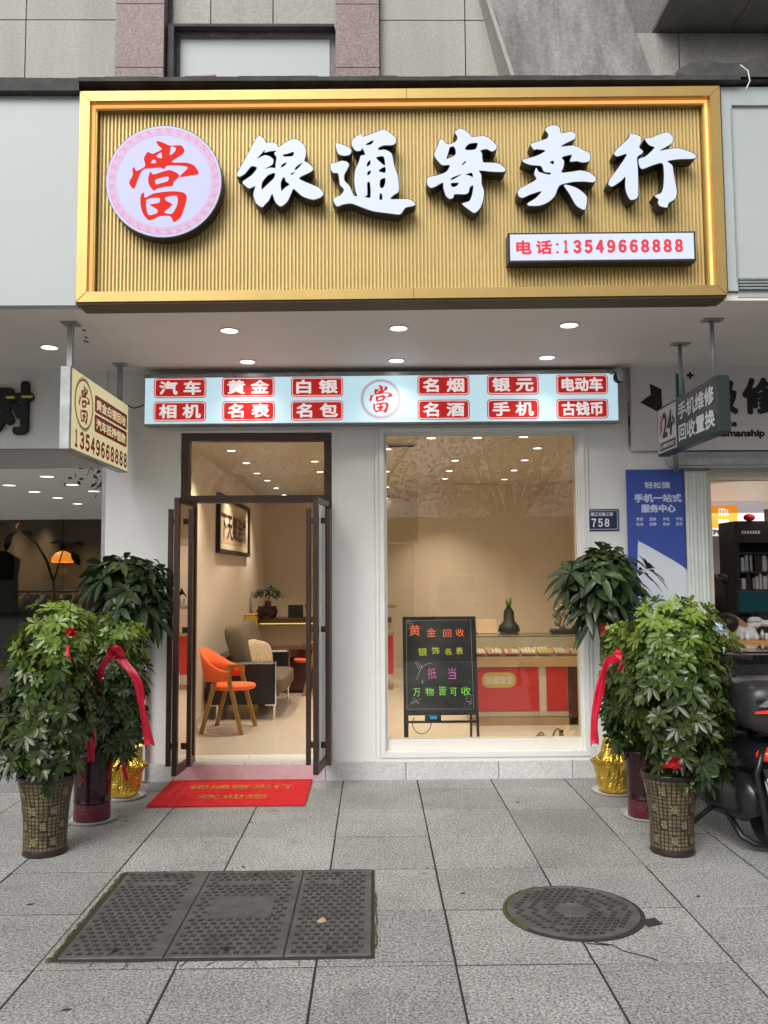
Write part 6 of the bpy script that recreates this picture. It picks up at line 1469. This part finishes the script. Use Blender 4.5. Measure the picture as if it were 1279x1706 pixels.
def wheel(y, nm='wheel'):
    mb = MB(); mb.smooth = True; n_ = 36; R1, r1 = .20, .052; vs_ = []
    for i in range(n_):
        a = 2*pi*i/n_
        for k_ in range(10): b = 2*pi*k_/10; vs_.append((X+sin(b)*r1*1.05, y+cos(a)*(R1+cos(b)*r1), .252+sin(a)*(R1+cos(b)*r1)))
    mb.add(vs_, [(i*10+k_, i*10+(k_+1) % 10, ((i+1) % n_)*10+(k_+1) % 10, ((i+1) % n_)*10+k_) for i in range(n_) for k_ in range(10)]); w_o = mb.build('wheel', M['rubber'], sc)
    mb = MB()
    for k_ in range(6): a = k_*pi/3; mb.tube([(X, y, .252), (X, y+cos(a)*.16, .252+sin(a)*.16)], .012, 6)
    mb.tube([(X-.05, y, .252), (X+.05, y, .252)], .045, 14); mb.build('rim', M['bodym'], w_o)
wheel(5.22); wheel(6.45)
mb = MB(); mb.smooth = True; loft(mb, [(5.95, .26, .16, .05, 0), (6.2, .24, .16, .05, 0), (6.35, .3, .16, .06, 0)]); mb.build('footboard', M['body'], sc)
mb = MB(); mb.smooth = True; loft(mb, [(6.22, .62, .20, .34, 0), (6.34, .62, .16, .36, 0), (6.42, .65, .08, .28, 0)]); mb.build('front_apron', M['body'], sc)
mb = MB(); mb.smooth = True; mb.tube([(X, 6.3, .95), (X, 6.25, 1.05)], .03, 8); mb.tube([(X-.33, 6.12, 1.04), (X-.2, 6.2, 1.06), (X, 6.25, 1.05), (X+.2, 6.2, 1.06), (X+.33, 6.12, 1.04)], .016, 8); mb.build('handlebar', M['dark'], sc)
# exhaust-side fairing, side stand, centre stand
mb = MB(); mb.smooth = True; loft(mb, [(4.98, .33, .05, .07, -.17), (5.1, .33, .07, .14, -.19), (5.5, .30, .08, .16, -.2), (5.9, .27, .06, .1, -.18)]); mb.build('side_fairing', M['body'], sc)
mb = MB(); mb.smooth = True; mb.tube([(X-.21, 5.45, .22), (X-.33, 5.5, .10), (X-.42, 5.52, .012)], [.018, .016, .014], 8); mb.build('side_stand', M['dark'], sc)
mb = MB(); mb.smooth = True; mb.tube([(X-.24, 5.25, .20), (X-.20, 5.15, .09), (X-.14, 5.12, .055), (X-.05, 5.1, .05)], .02, 8); mb.build('centre_stand', M['dark'], sc)
mb = MB(); mb.smooth = True; mb.tube([(X-.15, 4.93, .66), (X-.2, 4.92, .5), (X-.17, 4.90, .30), (X-.13, 4.95, .16)], .018, 8); mb.build('crash_bar', M['body'], sc)

# ------------------------------------------------------------------ the street behind the viewer (mirrored in the glass)
def street_tree(label, x, y, h, seed):
    t = thing('street_tree', label, 'tree', (x, y, -.16), 'street trees across the road')
    rnd = random.Random(seed); mb = MB(); mb.smooth = True
    mb.tube([(x, y, -.16), (x+.1, y, h*.35), (x, y+.1, h*.6), (x+.1, y, h*.8)], [.2, .16, .12, .05], 9)
    for k_ in range(6): a = k_*1.05; mb.tube([(x, y, h*.4), (x+cos(a)*1.2, y+sin(a)*1.2, h*.65), (x+cos(a)*2, y+sin(a)*2, h*.8)], [.1, .06, .02], 6)
    mb.build('trunk', M['bark'], t)
    mb = MB(); yv = []
    cl = [(rnd.uniform(-1.7, 1.7), rnd.uniform(-1.5, 1.5), h*rnd.uniform(.5, 1)) for _ in range(20)]
    for i in range(3200):
        c_ = rnd.choice(cl); P_ = Vector((x+c_[0]+rnd.gauss(0, .45), y+c_[1]+rnd.gauss(0, .45), c_[2]+rnd.gauss(0, .4)))
        d = Vector((rnd.uniform(-1, 1), rnd.uniform(-1, 1), rnd.uniform(-1, 1))).normalized(); u_ = d.orthogonal().normalized()
        mb.quad(P_, P_+d*.09+u_*.045, P_+d*.19, P_+d*.09-u_*.045); yv.append(rnd.uniform(0, .4))
    o_ = mb.build('crown', M['leaf2'], t); setyoung(o_, yv)
for i, (x, y, h) in enumerate(((-5.5, -9.5, 6.5), (-.5, -10.5, 7.5), (3.8, -9.8, 6.8), (8.5, -10.5, 7))):
    street_tree(f'{ORD[i]} leafy street tree from the left mirrored faintly in the display window', x, y, h, 50+i)
ob2 = thing('apartment_building', 'plain apartment building across the road mirrored faintly in the window glass', 'building', (0, -30, 0))
mb = MB(); mb.box(-26, 26, -34, -30, -.16, 4.6); mb.build('wall', M['stone'], ob2)
mb = MB()
for i in range(14):
    for j in range(1): mb.box(-24+i*3.5, -22+i*3.5, -29.99, -29.97, 1.5+j*3.2, 3.4+j*3.2)
mb.build('window_row', M['bboard'], ob2)
vn = thing('van', 'white van seen from the front, mirrored faintly in the display window', 'van', (2.9, -16, -.16))
def vs2(y, w, z0, z1, tw): return [(2.9-w, y, z0), (2.9+w, y, z0), (2.9+w, y, (z0+z1)/2), (2.9+tw, y, z1), (2.9-tw, y, z1), (2.9-w, y, (z0+z1)/2)]
vs2_ = 0; secs = [vs2(-14.9, .78, .15, .75, .70), vs2(-15.1, .82, .10, .95, .74), vs2(-15.7, .82, .10, 1.62, .64), vs2(-18.6, .82, .10, 1.66, .66), vs2(-19.0, .78, .15, 1.5, .62)]
mb = MB(); mb.smooth = False
for sct in secs: mb.v += [Vector(p) for p in sct]
fs = [(i*6+k_, i*6+(k_+1) % 6, (i+1)*6+(k_+1) % 6, (i+1)*6+k_) for i in range(4) for k_ in range(6)]+[(0, 1, 2, 3, 4, 5), (29, 28, 27, 26, 25, 24)]
mb.f = fs; mb.m = [0]*len(fs); mb.sm = [False]*len(fs); mb.build('body', M['white'], vn)
mb = MB(); mb.quad((2.2, -15.12, 1.0), (3.6, -15.12, 1.0), (3.48, -15.62, 1.56), (2.32, -15.62, 1.56)); mb.v = [v+Vector((0, .04, .02)) for v in mb.v]; mb.build('windscreen', M['bboard'], vn)
for sx in (-.58, .58): mb = MB(); mb.smooth = True; mb.ell((2.9+sx, -14.93, .6), .14, .05, .09); mb.build('headlight', M['chrome'], vn)
for sx in (-.76, .76):
    for yy in (-15.6, -18.2): mb = MB(); mb.smooth = True; mb.tube([(2.9+sx-.09, yy, .15), (2.9+sx+.09, yy, .15)], .31, 20); mb.build('wheel', M['rubber'], vn)

def lean(o):
    for ch in o.children:
        if ch.type == 'MESH':
            for v in ch.data.vertices: v.co.y += (v.co.z-FZ)*.17 if ch.name.split('.')[0] != 'rear_leg' else (v.co.z-FZ)*.17
        lean(ch)
lean(ab)
